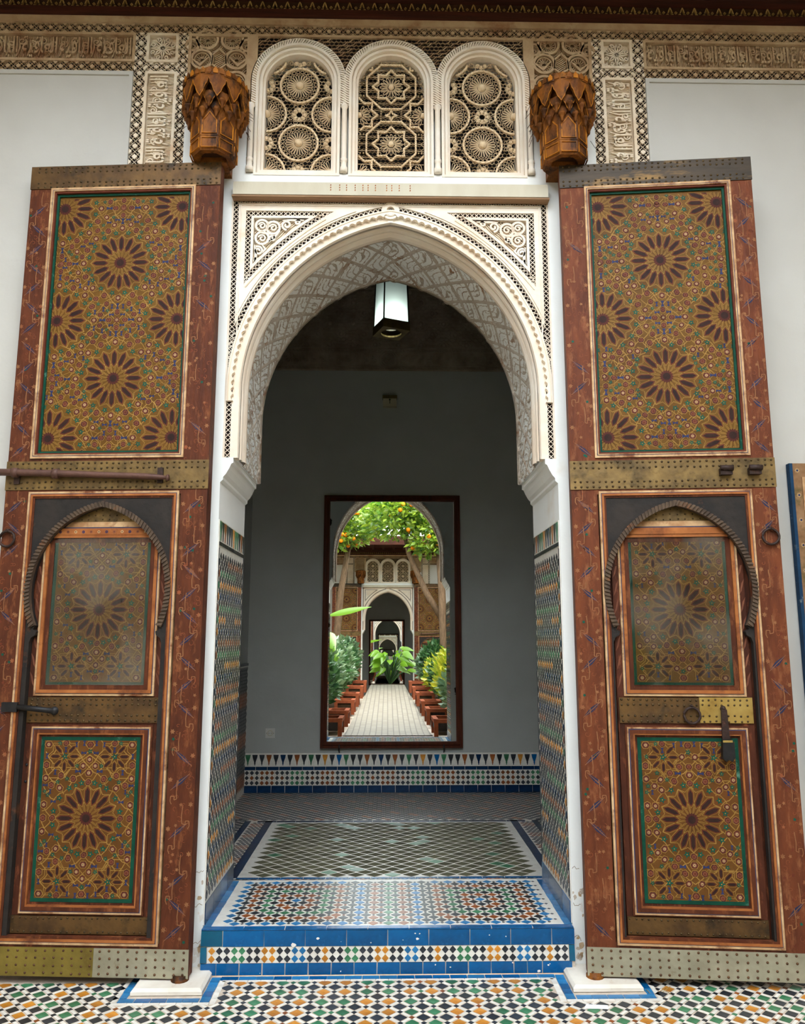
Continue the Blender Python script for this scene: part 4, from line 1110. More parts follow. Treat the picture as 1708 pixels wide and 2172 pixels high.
def petal(p, x, y, g, r0, r1, w, dark=True):
    c = ((r0 + r1) / 2); l = (r1 - r0) / 2
    X, Y = x + c * cos(g), y + c * sin(g)
    if r1 < .075: p.used.append((X, Y, l * .8))
    p.poly(hexa(X, Y, g, l + .006, w + .0034), 'gold_line', 1); p.poly(hexa(X, Y, g, l + .0035, w + .0020), 'wood_gold', 2)
    p.poly(hexa(X, Y, g, l, w), 'petal_red', 3)
    if dark: p.poly(hexa(X, Y, g, l * .86, w * .72), 'petal_dark', 4)
def gstar(p, x, y, a, r=.0150, mat='paint_green'):
    if not free(p, x, y, r * .7): return
    p.poly(star(x, y, r, r * .42, 5, a), mat, 2); p.poly(circ(x, y, r * .18, 5), 'gold_line', 3)
def bow(p, x, y, a, r=.0135, mat='paint_blue'):
    if not free(p, x, y, r * .85): return
    c, s = cos(a), sin(a); P = [(-r, -.6 * r), (-r, .6 * r), (0, .18 * r), (r, .6 * r), (r, -.6 * r), (0, -.18 * r)]
    p.poly([(x + u * c - v * s, y + u * s + v * c) for u, v in P], mat, 2)
def rosette(p, x, y, R=.128, n=16, ring=True):
    p.line(star(x, y, R * 1.06, R * .90, n, 0), .0022, 'gold_line', 1, True)
    for k in range(n):
        g = 2 * pi * (k + .5) / n
        p.line([(x + R * .20 * cos(g), y + R * .20 * sin(g)), (x + R * .62 * cos(g), y + R * .62 * sin(g))], .0018, 'gold_line', 1)
        h = 2 * pi * k / n; petal(p, x, y, h, R * .42, R * 1.0, R * .086)
        p.line([(x + R * .17 * cos(h), y + R * .17 * sin(h)), (x + R * .42 * cos(h + .12), y + R * .42 * sin(h + .12))], .0018, 'gold_line', 2)
        if ring: gstar(p, x + R * 1.13 * cos(g), y + R * 1.13 * sin(g), g)
    p.used.append((x, y, R * 1.0))
    p.poly(star(x, y, R * .24, R * .18, n), 'paint_maroon', 3); p.poly(star(x, y, R * .15, R * .11, n), 'petal_dark', 4)
def upper_ornament(p, C, gaps):
    for x, y in C:
        rosette(p, x, y)
    net_lines(p, C[0][0], C[0][1])
    for x, y in C:
        for k in range(16):
            g = 2 * pi * k / 16; eye(p, x + .166 * cos(g), y + .166 * sin(g), g, 1.0, white=(k % 2 == 0))
            q = g + pi / 16; p.line([(x + .150 * cos(q), y + .150 * sin(q)), (x + .180 * cos(q + .12), y + .180 * sin(q + .12))], .0022, 'gold_line', 1)
            p.line([(x + .150 * cos(q), y + .150 * sin(q)), (x + .180 * cos(q - .12), y + .180 * sin(q - .12))], .0022, 'gold_line', 1)
    for x, y in gaps:
        p.line(star(x, y, .092, .070, 8, pi / 8), .0024, 'gold_line', 1, True); p.line(star(x, y, .055, .040, 8), .0022, 'gold_line', 1, True)
        p.poly(star(x, y, .016, .011, 8), 'paint_maroon', 2); p.poly(star(x, y, .012, .008, 8), 'paint_pink', 3)
        for k in range(8):
            g = pi / 4 * k; eye(p, x + .036 * cos(g), y + .036 * sin(g), g, .9, white=False)
            if k % 2 == 0: bow(p, x + .064 * cos(g), y + .064 * sin(g), g); eye(p, x + .088 * cos(g), y + .088 * sin(g), g, 1.0)
            else: gstar(p, x + .062 * cos(g), y + .062 * sin(g), g, .011); eye(p, x + .083 * cos(g), y + .083 * sin(g), g, .95, k % 4 == 1)
            p.line([(x + .05 * cos(g + .39), y + .05 * sin(g + .39)), (x + .1 * cos(g + .39), y + .1 * sin(g + .39))], .0022, 'gold_line', 1)
def fill_eyes(p, cx, cy, step=.0125):
    '''small painted cells in whatever ground is still bare, laid out symmetrically'''
    x0, x1, y0, y1 = p.box; n = int((x1 - x0) / 2 / step) + 1; q = int((y1 - y0) / 2 / step) + 1; t = 0
    for j in range(q + 1):
        for i in range(n + 1):
            for sx in ((1, -1) if i else (1,)):
                for sy in ((1, -1) if j else (1,)):
                    x, y = cx + sx * i * step, cy + sy * j * step
                    if not (x0 + .008 < x < x1 - .008 and y0 + .008 < y < y1 - .008): continue
                    k = (i * 7 + j * 3) % 9
                    if k == 2: bow(p, x, y, (pi / 2 if (i + j) % 2 else 0), .0105)
                    elif k == 4: gstar(p, x, y, sy * pi / 2, .0115)
                    else: eye(p, x, y, (i + j) % 4 * pi / 4, .90, (i + j) % 3 == 0)
def net_lines(p, cx, cy, step=.067):
    '''interlaced light strap lines running on both diagonals'''
    x0, x1, y0, y1 = p.box; R = 1.6; k = -24
    ok = lambda x, y: all(hypot(x - a, y - b) > r * 1.02 for a, b, r in p.used if r > .05)
    for k in range(-24, 25):
        for sg in (1, -1):
            run = []; t = -R
            while t < R:
                x, y = cx + t, cy + sg * t + k * step; z = .006 * (1 if int(t / .0335) % 2 else -1)
                if x0 < x < x1 and y0 < y < y1 and ok(x, y): run.append((x, y + z))
                else:
                    if len(run) > 2: p.line(run[::1], .0034, 'gold_line', 1)
                    run = []
                t += .0168
            if len(run) > 2: p.line(run, .0034, 'gold_line', 1)
def lower_ornament(p, u0, u1, v0, v1, dark):
    cx, cy = (u0 + u1) / 2, (v0 + v1) / 2; hw, hh = (u1 - u0) / 2, (v1 - v0) / 2; R = hw * .64
    for sx in (-1, 1):
        for sy in (-1, 1):
            x, y = cx + sx * hw * .54, cy + sy * (hh - .062)
            for k in range(8):
                g = pi / 4 * k
                if sy * sin(g) > .75: continue
                petal(p, x, y, g, .020, .058, .0062)
            gstar(p, x, y, 0, .016); gstar(p, x + sx * .058, y, 0, .012); gstar(p, x - sx * hw * .54, y + sy * .02, 0, .013)
            p.line(star(x, y, .072, .054, 8), .0022, 'gold_line', 1, True)
    for k in range(7):
        u = u0 + .018 + (u1 - u0 - .036) * k / 6
        for v in (v0 + .016, v1 - .016): (bow(p, u, v, pi / 2, .010) if k in (2, 4) else eye(p, u, v, 0, 1.0, k % 2 == 0))
    for k in range(11):
        v = v0 + .045 + (v1 - v0 - .09) * k / 10
        for u in (u0 + .014, u1 - .014): (gstar(p, u, v, 0, .011) if k in (3, 7) else eye(p, u, v, pi / 2, .95, k % 2 == 0))
        for u in (u0 + .036, u1 - .036):
            if k % 2: bow(p, u, v, pi / 2, .009)
    for sy in (-1, 1):
        y = cy + sy * (R + .052)
        for k in range(-3, 4): (bow(p, cx + k * .044, y + sy * abs(k) * .006, 0, .012) if k % 2 else eye(p, cx + k * .044, y, 0, 1.0))
        p.line([(u0, y + sy * .02), (cx - .07, y + sy * .02), (cx, y + sy * .07), (cx + .07, y + sy * .02), (u1, y + sy * .02)], .003, 'gold_line', 1)
        p.line([(u0, y - sy * .02), (u0 + .09, y - sy * .02), (u0 + .14, y + sy * .06)], .003, 'gold_line', 1); p.line([(u1, y - sy * .02), (u1 - .09, y - sy * .02), (u1 - .14, y + sy * .06)], .003, 'gold_line', 1)
    rosette(p, cx, cy, R, 16)
    for k in range(16):
        g = 2 * pi * k / 16; eye(p, cx + R * 1.34 * cos(g), cy + R * 1.34 * sin(g), g, .95, k % 2 == 0)
    net_lines(p, cx, cy); fill_eyes(p, cx, cy)
def scrolls(p, u0, u1, v0, v1, seed, fade=0.25):
    rn = random.Random(seed); v = v0 + .03; k = 0; c = (u0 + u1) / 2; w = (u1 - u0)
    while v < v1 - .05:
        sg = 1 if k % 2 else -1
        if rn.random() > fade:
            a, b = (c - sg * w * .40, v - .030), (c + sg * w * .34, v + .034); mx, my = (a[0] + b[0]) / 2, (a[1] + b[1]) / 2
            p.poly([a, (mx - .007, my + .006 * sg), b, (mx + .007, my - .006 * sg)], 'stripe_blue', 1); p.line([a, b], .0022, 'stripe_cream', 2)
        if rn.random() > fade:
            x = c + sg * w * .12
            P = [(x, v + .10), (x + .004, v + .06), (x + .002, v + .03), (x + sg * .012, v + .026), (x + sg * .012, v + .040), (x + sg * .026, v + .040), (x + sg * .028, v + .022), (x + sg * .022, v + .010)]
            p.line(P, .0034, 'stripe_cream', 2)
        for q in range(2):
            x, y = c + rn.uniform(-.42, .42) * w, v + rn.uniform(-.04, .05); p.poly(star(x, y, .008, .004, 5, rn.random()), rn.choice(('stripe_cream', 'stripe_cream', 'paint_green', 'petal_red')), 1)
        p.poly(star(c - sg * w * .42, v + .01, .011, .006, 6, v), 'stripe_cream', 1)
        for q in range(5):
            x, y = c + rn.uniform(-.4, .4) * w, v + rn.uniform(-.045, .045); r = rn.uniform(.006, .014)
            p.line(spiral(x, y, r * .3, r, rn.uniform(0, 6), rn.choice((-.8, .8)), 8), .0020, 'curl_line', 1)
        v += .092; k += 1
def studs(m, rows, u0, u1, step, h, r, mat):
    for v in rows:
        u = u0
        while u < u1: m.dome(u + random.uniform(-.002, .002), v + random.uniform(-.002, .002), r, h, r * .8, mat, 6, 2); u += step
def arch_leaf(c, g=0.0, n=26):
    """outline of the wicket opening, hinge foot -> apex -> free foot"""
    e, r, z0, hw = .0688, .354 + g, 1.5, .285
    t0 = math.asin(-.145 / (.354)); t1 = math.acos(e / r); A = []
    for i in range(n + 1):
        t = t0 + (t1 - t0) * i / n; A.append((c + e - r * cos(t), z0 + r * sin(t)))
    foot = [(c - .275, .165), (c - .275, 1.285), (c - .268, 1.305), (c - .252, 1.315), (c - .248, 1.330), (c - .262, 1.338)] if g == 0 else []
    Lh = foot + A
    return Lh + [(2 * c - x, z) for x, z in reversed(Lh[:-1])]
def make_leaf(name, sx, W, hinge, rz):
    root = empty(name, hinge, rz); k = W / .865; WR_ = 'wood_red' if sx < 0 else 'wood_orange'
    LP = lambda u, v, h: (sx * u, -h, v)
    K = lambda u: u * k
    uc = K(.440)
    m = MB(LP); m.rect(0, W, .030, 3.412, -.060, -.045, 'wood_maroon', back=True)
    m.rect(0, K(.112), .030, 3.412, -.045, 0, WR_); m.rect(K(.765), W, .030, 3.412, -.045, 0, WR_)
    m.rect(K(.112), K(.765), 1.90, 2.065, -.045, 0, WR_); m.rect(K(.112), K(.765), .030, .150, -.045, 0, 'wood_maroon'); m.rect(K(.112), K(.765), 3.29, 3.412, -.045, 0, WR_)
    m.build('leaf_board', root)
    # hinge post
    m = MB(); m.tube([(sx * .036, .036, .040), (sx * .036, .036, 3.425)], .030, 'wood_red', 12); m.build('hinge_post', root)
    # painted stiles
    p = Paint(LP, .0, (.004, K(.108), .14, 3.29)); scrolls(p, .006, K(.108), .16, 1.9, 3 + sx, .15); scrolls(p, .006, K(.108), 2.06, 3.29, 9 + sx, .45); p.m.build('painted_scrolls', root)
    p = Paint(LP, .0, (K(.769), W - .003, .14, 3.29)); scrolls(p, K(.770), W, .16, 1.9, 13 + sx, .5); scrolls(p, K(.770), W, 2.06, 3.29, 19 + sx, .05); p.m.build('painted_scrolls', root)
    # upper painted panel
    pan = MB(LP).rect(K(.112), K(.765), 2.06, 3.302, -.045, -.018, 'wood_gold').build('painted_panel', root)
    p = Paint(LP, -.018, (K(.140), K(.736), 2.094, 3.262))
    C = [(uc, 2.950), (uc, 2.414)] + [(uc + s * K(.268), z) for s in (-1, 1) for z in (3.214, 2.682, 2.148)]
    upper_ornament(p, C, [(uc, 2.682), (uc, 3.214), (uc, 2.148)] + [(uc + s * K(.268), z) for s in (-1, 1) for z in (2.950, 2.414)])
    fill_eyes(p, uc, 2.682); p.m.build('star_ornament', pan)
    m = MB(LP); m.frame(K(.108), K(.768), 2.056, 3.306, [(0, .009, -.02, .006, 'cream_line'), (.009, .012, -.02, .005, 'blue_line'), (.012, .016, -.02, .007, 'cream_line'), (.016, .024, -.02, .001, 'petal_red'), (.024, .034, -.02, -.010, 'green_band')]); m.build('panel_frame', pan)
    # metal bands
    def band(v0, v1, mats, rows, step, smat, ubr=None, h=.004):
        m = MB(LP); edges = [-.003] + [K(x) for x in (ubr or [])] + [W + .002]
        for q in range(len(edges) - 1): m.rect(edges[q], edges[q + 1], v0, v1, 0, h + .0008 * (q % 2), mats[q])
        b = m.build('brass_band', root); m = MB(LP); studs(m, rows, .016, W - .01, step, h, .0054, smat); tag(m.build('studs', b), kind='stuff')
    band(3.304, 3.414, ['brass_dark' if sx < 0 else 'brass_black'], [3.312, 3.332, 3.384, 3.404], .028, 'stud_metal')
    band(1.920, 2.044, ['brass_old'], [1.930, 1.952, 2.012, 2.034], .026, 'stud_metal')
    if sx < 0: band(.030, .132, ['brass_pale', 'brass_green'], [.042, .068, .096, .122], .036, 'stud_rust', [.365])
    else: band(.030, .132, ['brass_pale'], [.042, .068, .096, .122], .036, 'stud_rust')
    # lower frame and arched black board
    m = MB(LP); m.frame(K(.118), K(.762), .142, 1.912, [(0, .008, -.02, .005, 'cream_line'), (.008, .011, -.02, .004, 'blue_line'), (.011, .020, -.02, .007, 'orange_line'), (.020, .028, -.02, .002, 'wood_red')]); m.build('lower_frame', root)
    al = arch_leaf(uc)
    m = MB(LP); m.prism([(K(.146), .165)] + al + [(K(.734), .165), (K(.734), 1.884), (K(.146), 1.884)], -.030, -.002, 'black_wood'); ab = m.build('arch_board', root)
    m = MB(LP); f, L = arc_map(arch_leaf(uc, .010)); N = 84
    m.ribbon([f(L * q / N, 0) for q in range(N + 1)], .022, -.01, .008, 'rope_wood')
    for q in range(N): m.prism([f(L * (q + a) / N, b) for a, b in ((0, -.012), (.5, -.012), (1, .012), (.5, .012))], .006, .013, 'rope_wood')
    m.build('rope_moulding', ab)
    # wicket door behind the arch
    wk = MB(LP).rect(K(.165), K(.715), .172, 1.862, -.045, -.030, 'wood_maroon').build('wicket_door', root)
    Bz = -.030
    m = MB(LP); m.rect(K(.20), K(.68), 1.785, 1.855, Bz, Bz + .004, 'brass_old'); studs(m, [1.795, 1.815, 1.835], K(.30), K(.60), .03, Bz + .004, .004, 'stud_metal'); m.build('brass_crown', wk)
    m = MB(LP); m.rect(K(.20), K(.68), 1.764, 1.786, Bz, Bz + .006, 'cream_line'); m.rect(K(.20), K(.68), 1.758, 1.764, Bz, Bz + .005, 'blue_line'); m.rect(K(.19), K(.69), 1.728, 1.758, Bz, Bz + .014, 'orange_line'); m.build('head_rail', wk)
    if sx < 0:
        p = Paint(LP, Bz + .014, (K(.2), K(.68), 1.73, 1.757))
        for q in range(12): p.poly(circ(uc - .18 + q * .033, 1.743, .0065, 7), ('paint_white', 'paint_pink', 'paint_blue')[q % 3], 1); p.poly(circ(uc - .18 + q * .033, 1.743, .003, 6), 'petal_red', 2)
        p.m.build('rail_ornament', wk)
    m = MB(LP); m.frame(K(.192), K(.690), 1.072, 1.742, [(0, .008, Bz, Bz + .010, 'cream_line'), (.008, .011, Bz, Bz + .009, 'blue_line'), (.011, .024, Bz, Bz + .014, 'orange_line'), (.024, .044, Bz, Bz + .006, 'wood_red')]); m.build('glazing_frame', wk)
    pn = MB(LP).rect(K(.234), K(.646), 1.112, 1.720, Bz, Bz + .002, 'green_band').build('glazed_panel', wk)
    MB(LP).rect(K(.250), K(.632), 1.126, 1.712, Bz + .002, Bz + .003, 'wood_gold').build('painted_panel', wk)
    p = Paint(LP, Bz + .003, (K(.252), K(.630), 1.128, 1.710)); lower_ornament(p, K(.252), K(.630), 1.128, 1.710, False); p.m.build('star_ornament', wk)
    m = MB(LP); m.rect(K(.236), K(.644), 1.114, 1.726, Bz + .0075, Bz + .0095, 'dusty_glass', back=True); m.build('glass_pane', wk)
    for ua, ub, sd in ((K(.168), K(.192), 41), (K(.690), K(.716), 42)):
        p = Paint(LP, Bz, (ua, ub, 1.08, 1.6)); rn = random.Random(sd); v = 1.10
        while v < 1.55: p.poly([(ua, v), ((ua + ub) / 2, v + .05), (ub, v + .07), ((ua + ub) / 2, v + .02)], 'paint_pink', 1); v += .075
        p.m.build('painted_leaves', wk)
    m = MB(LP)
    if sx < 0: m.rect(K(.170), K(.712), .966, 1.066, Bz, Bz + .006, 'brass_dark')
    else: m.rect(K(.170), K(.498), .966, 1.066, Bz, Bz + .006, 'brass_dark'); m.rect(K(.498), K(.712), .968, 1.068, Bz, Bz + .007, 'brass_bright')
    b2 = m.build('brass_band', wk); m = MB(LP); studs(m, [.974, .995, 1.037, 1.057], K(.182), K(.706), .0245, Bz + .006, .0052, 'stud_metal'); tag(m.build('studs', wk), kind='stuff')
    m = MB(LP); m.frame(K(.190), K(.690), .240, .956, [(0, .006, Bz, Bz + .006, 'wood_red'), (.006, .012, Bz, Bz + .012, 'cream_line'), (.012, .016, Bz, Bz + .011, 'blue_line'), (.016, .030, Bz, Bz + .014, 'wood_red'), (.030, .036, Bz, Bz + .012, 'orange_line')]); m.build('lower_panel_frame', wk)
    MB(LP).rect(K(.226), K(.654), .276, .920, Bz, Bz + .001, 'wood_maroon').build('lower_panel', wk)
    m = MB(LP); m.frame(K(.238), K(.644), .286, .910, [(0, .014, Bz, Bz + .003, 'green_band')]); m.rect(K(.252), K(.630), .300, .896, Bz, Bz + .003, 'wood_gold_brown'); m.build('painted_lower_panel', wk)
    p = Paint(LP, Bz + .003, (K(.252), K(.630), .300, .896)); lower_ornament(p, K(.252), K(.630), .300, .896, True); p.m.build('star_ornament', wk)
    m = MB(LP); m.rect(K(.166), K(.714), .172, .236, Bz, Bz + .007, 'brass_dark'); m.build('brass_foot', wk); m = MB(LP); studs(m, [.180, .228], K(.176), K(.706), .024, Bz + .007, .0042, 'stud_metal'); tag(m.build('studs', wk), kind='stuff')
    # ironwork
    def ring(par, u, v, R, h):
        m = MB(); c = LP(u, v, h); m.tube([(c[0] + R * cos(2 * pi * q / 20), c[1] - .002 * cos(q), c[2] + R * sin(2 * pi * q / 20)) for q in range(21)], .0055, 'iron', 7, caps=False)
        t = LP(u, v + R, h); m.tube([(t[0], t[1] + h + .01, t[2] + .008), (t[0], t[1] - .006, t[2] + .004)], .006, 'iron', 6)
        m.build('ring_pull', par)
    ring(root, W - .040 if sx > 0 else W - .030, 1.712, .032, .012)
    if sx < 0:
        m = MB(); P = [LP(u, v, .026) for u, v in ((.90, 1.994), (.82, 1.992), (.62, 1.985), (.45, 1.978), (.26, 1.970), (.215, 1.967), (.165, 1.963))]
        m.tube(P, [.015, .015, .0145, .013, .013, .012, .008], 'iron_bolt', 10)
        for u in (.815, .64): a, b = LP(u + .012, 1.991 if u > .7 else 1.985, .026), LP(u - .012, 1.990 if u > .7 else 1.984, .026); m.tube([a, b], .021, 'iron_bolt', 10)
        a = LP(.165, 1.963, .026); m.tube([a, (a[0] + .008, a[1], a[2])], .014, 'iron_bolt', 8)
        m.build('sliding_bar', root)
        for u in (.815, .20): m = MB(LP); m.rect(u - .012, u + .012, 1.945, 2.01, 0, .012, 'iron', back=True); m.build('bar_staple', root)
        m = MB(LP); m.rect(.735, .800, 1.010, 1.048, -.002, .014, 'iron_black', back=True); a, b = LP(.735, 1.030, .010), LP(.590, 1.014, .004); m.tube([a, b], .011, 'iron_black', 8); m.dome(.588, 1.014, .018, -.002, .016, 'iron_black', 10); m.build('door_latch', root)
        for v in (.80, .735): m = MB(LP); m.dome(.700, v, .006, Bz, .004, 'iron_black', 8); m.build('keyhole', wk)
    else:
        for u in (.655, .775):
            m = MB(LP); m.rect(K(u) - .024, K(u) + .024, 1.970, 1.998, .004, .030, 'iron', back=True); a, b = LP(K(u) - .024, 1.998, .030), LP(K(u) + .026, 1.996, .034); m.tube([a, b], .012, 'iron', 8); m.build('bar_hook', root)
        ring(wk, K(.462), .998, .031, Bz + .020)
        c = K(.592)
        m = MB(LP); m.dome(c, 1.024, .013, Bz + .006, .016, 'iron', 8); m.prism([(c - .011, 1.022), (c + .011, 1.022), (c + .017, .880), (c - .014, .880)], Bz + .012, Bz + .020, 'iron', back=True); m.build('hasp', wk)
        m = MB(LP); m.prism([(c - .018, .906), (c + .016, .910), (c + .024, .896), (c + .026, .842), (c + .014, .824), (c, .832), (c - .010, .824), (c - .022, .838)], Bz + .016, Bz + .040, 'iron_black', back=True); m.rect(c - .019, c + .018, .898, .906, Bz + .04, Bz + .042, 'brass_bright'); m.build('padlock', wk)
    return root
dl = make_leaf('door_1', -1, .865, (-.763, -.130, 0), radians(-3.75))
tag(dl, 'painted wooden door leaf with a long iron sliding bar across its middle brass band', 'door', 'painted door leaves of the doorway', 'structure')
dr = make_leaf('door_2', 1, .835, (.765, -.130, 0), radians(-5.76))
tag(dr, 'painted wooden door leaf with a hanging padlock and one bright brass plate', 'door', 'painted door leaves of the doorway', 'structure')

# ------------------------------------------------------------------ carved brackets that hold the door pivots
def make_bracket(x, seed):
    root = empty('door_bracket', (x, -.125, 3.416)); root.scale = (.97, 1, .83); rn = random.Random(seed)
    def ring8(r, z, n=8, a0=pi / 8): return [(r * sin(a0 + 2 * pi * k / n), -r * cos(a0 + 2 * pi * k / n), z) for k in range(n)]
    cor = 1 / cos(pi / 8)
    m = MB(); rows = [ring8(r * cor, z) for r, z in ((.056, .030), (.062, .004), (.090, .0), (.097, .020), (.099, .075), (.097, .078), (.099, .082), (.102, .200), (.108, .300), (.108, .42))]
    m.grid(rows, 'bracket_wood', smooth=False, close_u=True); m.add(ring8(.057 * cor, .030), [tuple(range(8))], 'bracket_dark'); m.box(-.06, .06, 0, .125, .0, .44, 'bracket_wood'); m.build('post', root)
    m = MB()                                                       # painted panels on the post faces
    for k in range(8):
        a = 2 * pi * k / 8; c, s = sin(a), -cos(a)
        if s > .3: continue
        PM = (lambda c, s: lambda u, v, h: (c * (.1005 + h) - s * u, s * (.1005 + h) + c * u, v))(c, s)
        mm = MB(PM); mm.ribbon([(-.032, .092), (.032, .092), (.032, .165), (.018, .185), (0, .215), (-.018, .185), (-.032, .165)], .006, 0, .0035, 'bracket_gold', closed=True)
        mm.ribbon([(-.034, .012), (.034, .012), (.034, .066), (-.034, .066)], .004, -.004, .0025, 'bracket_gold', closed=True)
        m.add(mm.v, mm.f, 'bracket_gold')
    m.build('painted_panels', root)
    def tier(r, n, z0, z1, depth, mat, name, edge=True, off=0.0):
        CY = lambda a, z, h: ((r + h) * sin(a), -(r + h) * cos(a), z)
        m = MB(CY); w = 2 * pi / n; dz = z1 - z0
        for k in range(n):
            a0 = w * (k + off); am = a0 + w / 2
            if cos(am) < -.55: continue
            bot = [(a0 + w * u, z0 + dz * v) for u, v in ((0, 0), (.10, .12), (.20, .22), (.26, .34), (.32, .48), (.42, .58), (.5, .80), (.58, .58), (.68, .48), (.74, .34), (.80, .22), (.90, .12), (1, 0))]
            m.prism(bot + [(a0 + w, z1), (a0, z1)], -depth, .0, mat, back=True)
            if edge: m.ribbon(bot, .006, 0, .003, 'bracket_gold')
        m.build(name, root)
    tier(.112, 12, .185, .275, .010, 'bracket_wood', 'lower_tier', False, .5)
    tier(.128, 14, .225, .320, .012, 'bracket_wood', 'middle_tier', True, 0)
    tier(.150, 12, .268, .400, .014, 'bracket_wood', 'upper_tier', True, .5)
    m = MB()                                                       # small turned cups hanging in the niches
    for n, r, z, off in ((12, .118, .200, .5), (14, .134, .245, 0)):
        for k in range(n):
            a = 2 * pi * (k + off) / n
            if cos(a) < -.5: continue
            c = (r * sin(a), -r * cos(a)); prof = [(.001, -.028), (.006, -.024), (.007, -.008), (.013, .010), (.017, .014), (.017, .020), (.012, .030), (.0, .032)]
            m.grid([[(c[0] + q * cos(2 * pi * j / 7), c[1] + q * sin(2 * pi * j / 7), z + zz) for j in range(7)] for q, zz in prof], 'bracket_wood', close_u=True)
    tag(m.build('hanging_cups', root), kind='stuff')
    m = MB(); n = 24; rows = []
    for r, z in ((.150, .395), (.151, .41), (.147, .43), (.138, .445), (0, .448)): rows.append([(r * sin(2 * pi * k / n), -r * cos(2 * pi * k / n), z + (rn.uniform(-.008, .006) if .4 < z < .446 else 0)) for k in range(n)])
    m.grid(rows, 'bracket_wood', smooth=False, close_u=True); m.build('top_rim', root)
    m = MB(lambda a, z, h: ((.150 + h) * sin(a), -(.150 + h) * cos(a), z)); k = -2
    for k in range(-9, 10):
        a = k * .19; m.prism([(a - .07, .400), (a + .07, .400), (a + .07, .418), (a, .436), (a - .07, .418)], 0, .004, 'bracket_gold' if k % 2 else 'bracket_wood')
    m.build('leaf_crest', root)
    m = MB()                                                       # torn fibres of wood and dry nest grass at the sides
    for q in range(26):
        a = rn.choice((-1, 1)) * rn.uniform(1.2, 1.9); z = rn.uniform(.17, .42); p = Vector((.148 * sin(a), -.148 * cos(a), z))
        m.tube([tuple(p), tuple(p + Vector((sin(a) * rn.uniform(.005, .03), 0, -rn.uniform(.01, .05))))], .0012, 'bracket_dark', 4, caps=False)
    tag(m.build('splinters', root), kind='stuff')
    return root
b1 = make_bracket(-.797, 1); tag(b1, 'carved amber wooden door bracket above the leaf with the sliding bar', 'bracket', 'carved door pivot brackets')
b2 = make_bracket(.788, 2); tag(b2, 'carved reddish wooden door bracket above the leaf with the padlock', 'bracket', 'carved door pivot brackets')

# ------------------------------------------------------------------ open shutter at the wall's edge, scraps on the floor
sh = empty('window_shutter', (1.755, -.006, .70)); tag(sh, 'painted wooden shutter with a blue edge on the plain wall past the padlocked leaf', 'shutter')
m = MB(); m.rect(.014, .46, 0, 1.362, 0, .026, 'shutter_paint', back=True); m.build('board', sh)
m = MB(); m.rect(0, .014, 0, 1.362, 0, .028, 'shutter_blue', back=True); m.build('edge', sh)
m = MB(); m.frame(.05, .43, .06, 1.30, [(0, .012, .02, .032, 'cream_line'), (.012, .03, .02, .030, 'wood_gold')]); m.build('moulding', sh)
v = 1.33
while v > 0:
    p = Paint(FAC, .026, (.015, .05, .0, 1.36)); p.poly(star(.034, v, .012, .007, 8), 'paint_white', 1); p.poly(circ(.034, v, .005, 8), 'paint_blue', 2); p.m.build('flower_paint', sh); v -= .11
pp = MB(FLAT); pp.prism([(-.045, -.014), (.040, -.020), (.046, .008), (-.03, .018)], .0006, .0016, 'paper', back=True)
po = pp.build('paper_scrap', None, (.742, -.315, 0)); tag(po, 'torn white scrap of paper on the mosaic floor', 'paper')
random.seed(21)
for k in range(5):
    m = MB(); a = random.uniform(0, pi); L = random.uniform(.012, .028); m.tube([(-L * cos(a), -L * sin(a), .0016), (0, 0, .003), (L * cos(a + .3), L * sin(a + .3), .0016)], .0011, 'straw', 5)
    o = m.build('straw_bit', None, (1.00 + random.uniform(-.03, .06), -.20 + random.uniform(-.03, .05), 0)); tag(o, 'tiny bit of dry straw on the floor under the padlocked leaf, ' + ('thickest', 'longest', 'shortest', 'palest', 'most bent')[k] + ' of five', 'straw', 'bits of straw on the floor')
# ------------------------------------------------------------------ garden court behind the camera (seen in the mirror)
OY, OZ = -12.65, -.20                              # the opposite front, a little lower
def _path(nt, N, L, b):
    tc = N.new('ShaderNodeTexCoord'); br = N.new('ShaderNodeTexBrick'); br.offset = 0
    br.inputs['Scale'].default_value = 1.0; br.inputs['Brick Width'].default_value = .09; br.inputs['Row Height'].default_value = .09; br.inputs['Mortar Size'].default_value = .008
    br.inputs['Color1'].default_value = lin((150, 142, 126)) + (1,); br.inputs['Color2'].default_value = lin((138, 128, 112)) + (1,); br.inputs['Mortar'].default_value = lin((104, 95, 84)) + (1,)
    L.new(tc.outputs['Object'], br.inputs['Vector']); L.new(br.outputs['Color'], b.inputs['Base Color']); b.inputs['Roughness'].default_value = .6
simple('path_paving', _path)
def ramp(y): return max(0.0, min(1.0, (-2.6 - y) / 7.5)) * .42
m = MB(); rows = []
for k in range(13):
    y = -1.85 - k * .72; w = .66 - .24 * k / 12; rows.append([(-w, y, ramp(y) + .012), (w, y, ramp(y) + .012)])
m.grid(rows, 'path_paving', smooth=False); m.grid([[(a[0] * s, a[1], a[2] - q) for q in (0, .16)] for s in (1,) for a in [r[0] for r in rows]], 'path_paving'); m.grid([[(r[1][0], r[1][1], r[1][2] - q) for q in (0, .16)] for r in rows], 'path_paving')
tag(m.build('garden_path'), 'pale paved garden path', 'path', kind='structure')
for s, nm in ((-1, 'wall_garden_left'), (1, 'wall_garden_right')):
    o = MB().box(s * 3.7 - .15, s * 3.7 + .15, OY, 0.3, 0, 5.4, 'wall_sun').build(nm); tag(o, 'tall cream side wall of the garden court', 'wall', kind='structure')
for s in (-1, 1):
    m = MB(); rows = [[(s * (.66 - .24 * k / 12 + .10), -1.95 - k * .72, ramp(-1.95 - k * .72) + .05), (s * 3.5, -1.95 - k * .72, .12)] for k in range(12)]; m.grid(rows, 'soil')
    tag(m.build('garden_bed'), 'dark soil of the planting bed', 'soil', kind='structure')
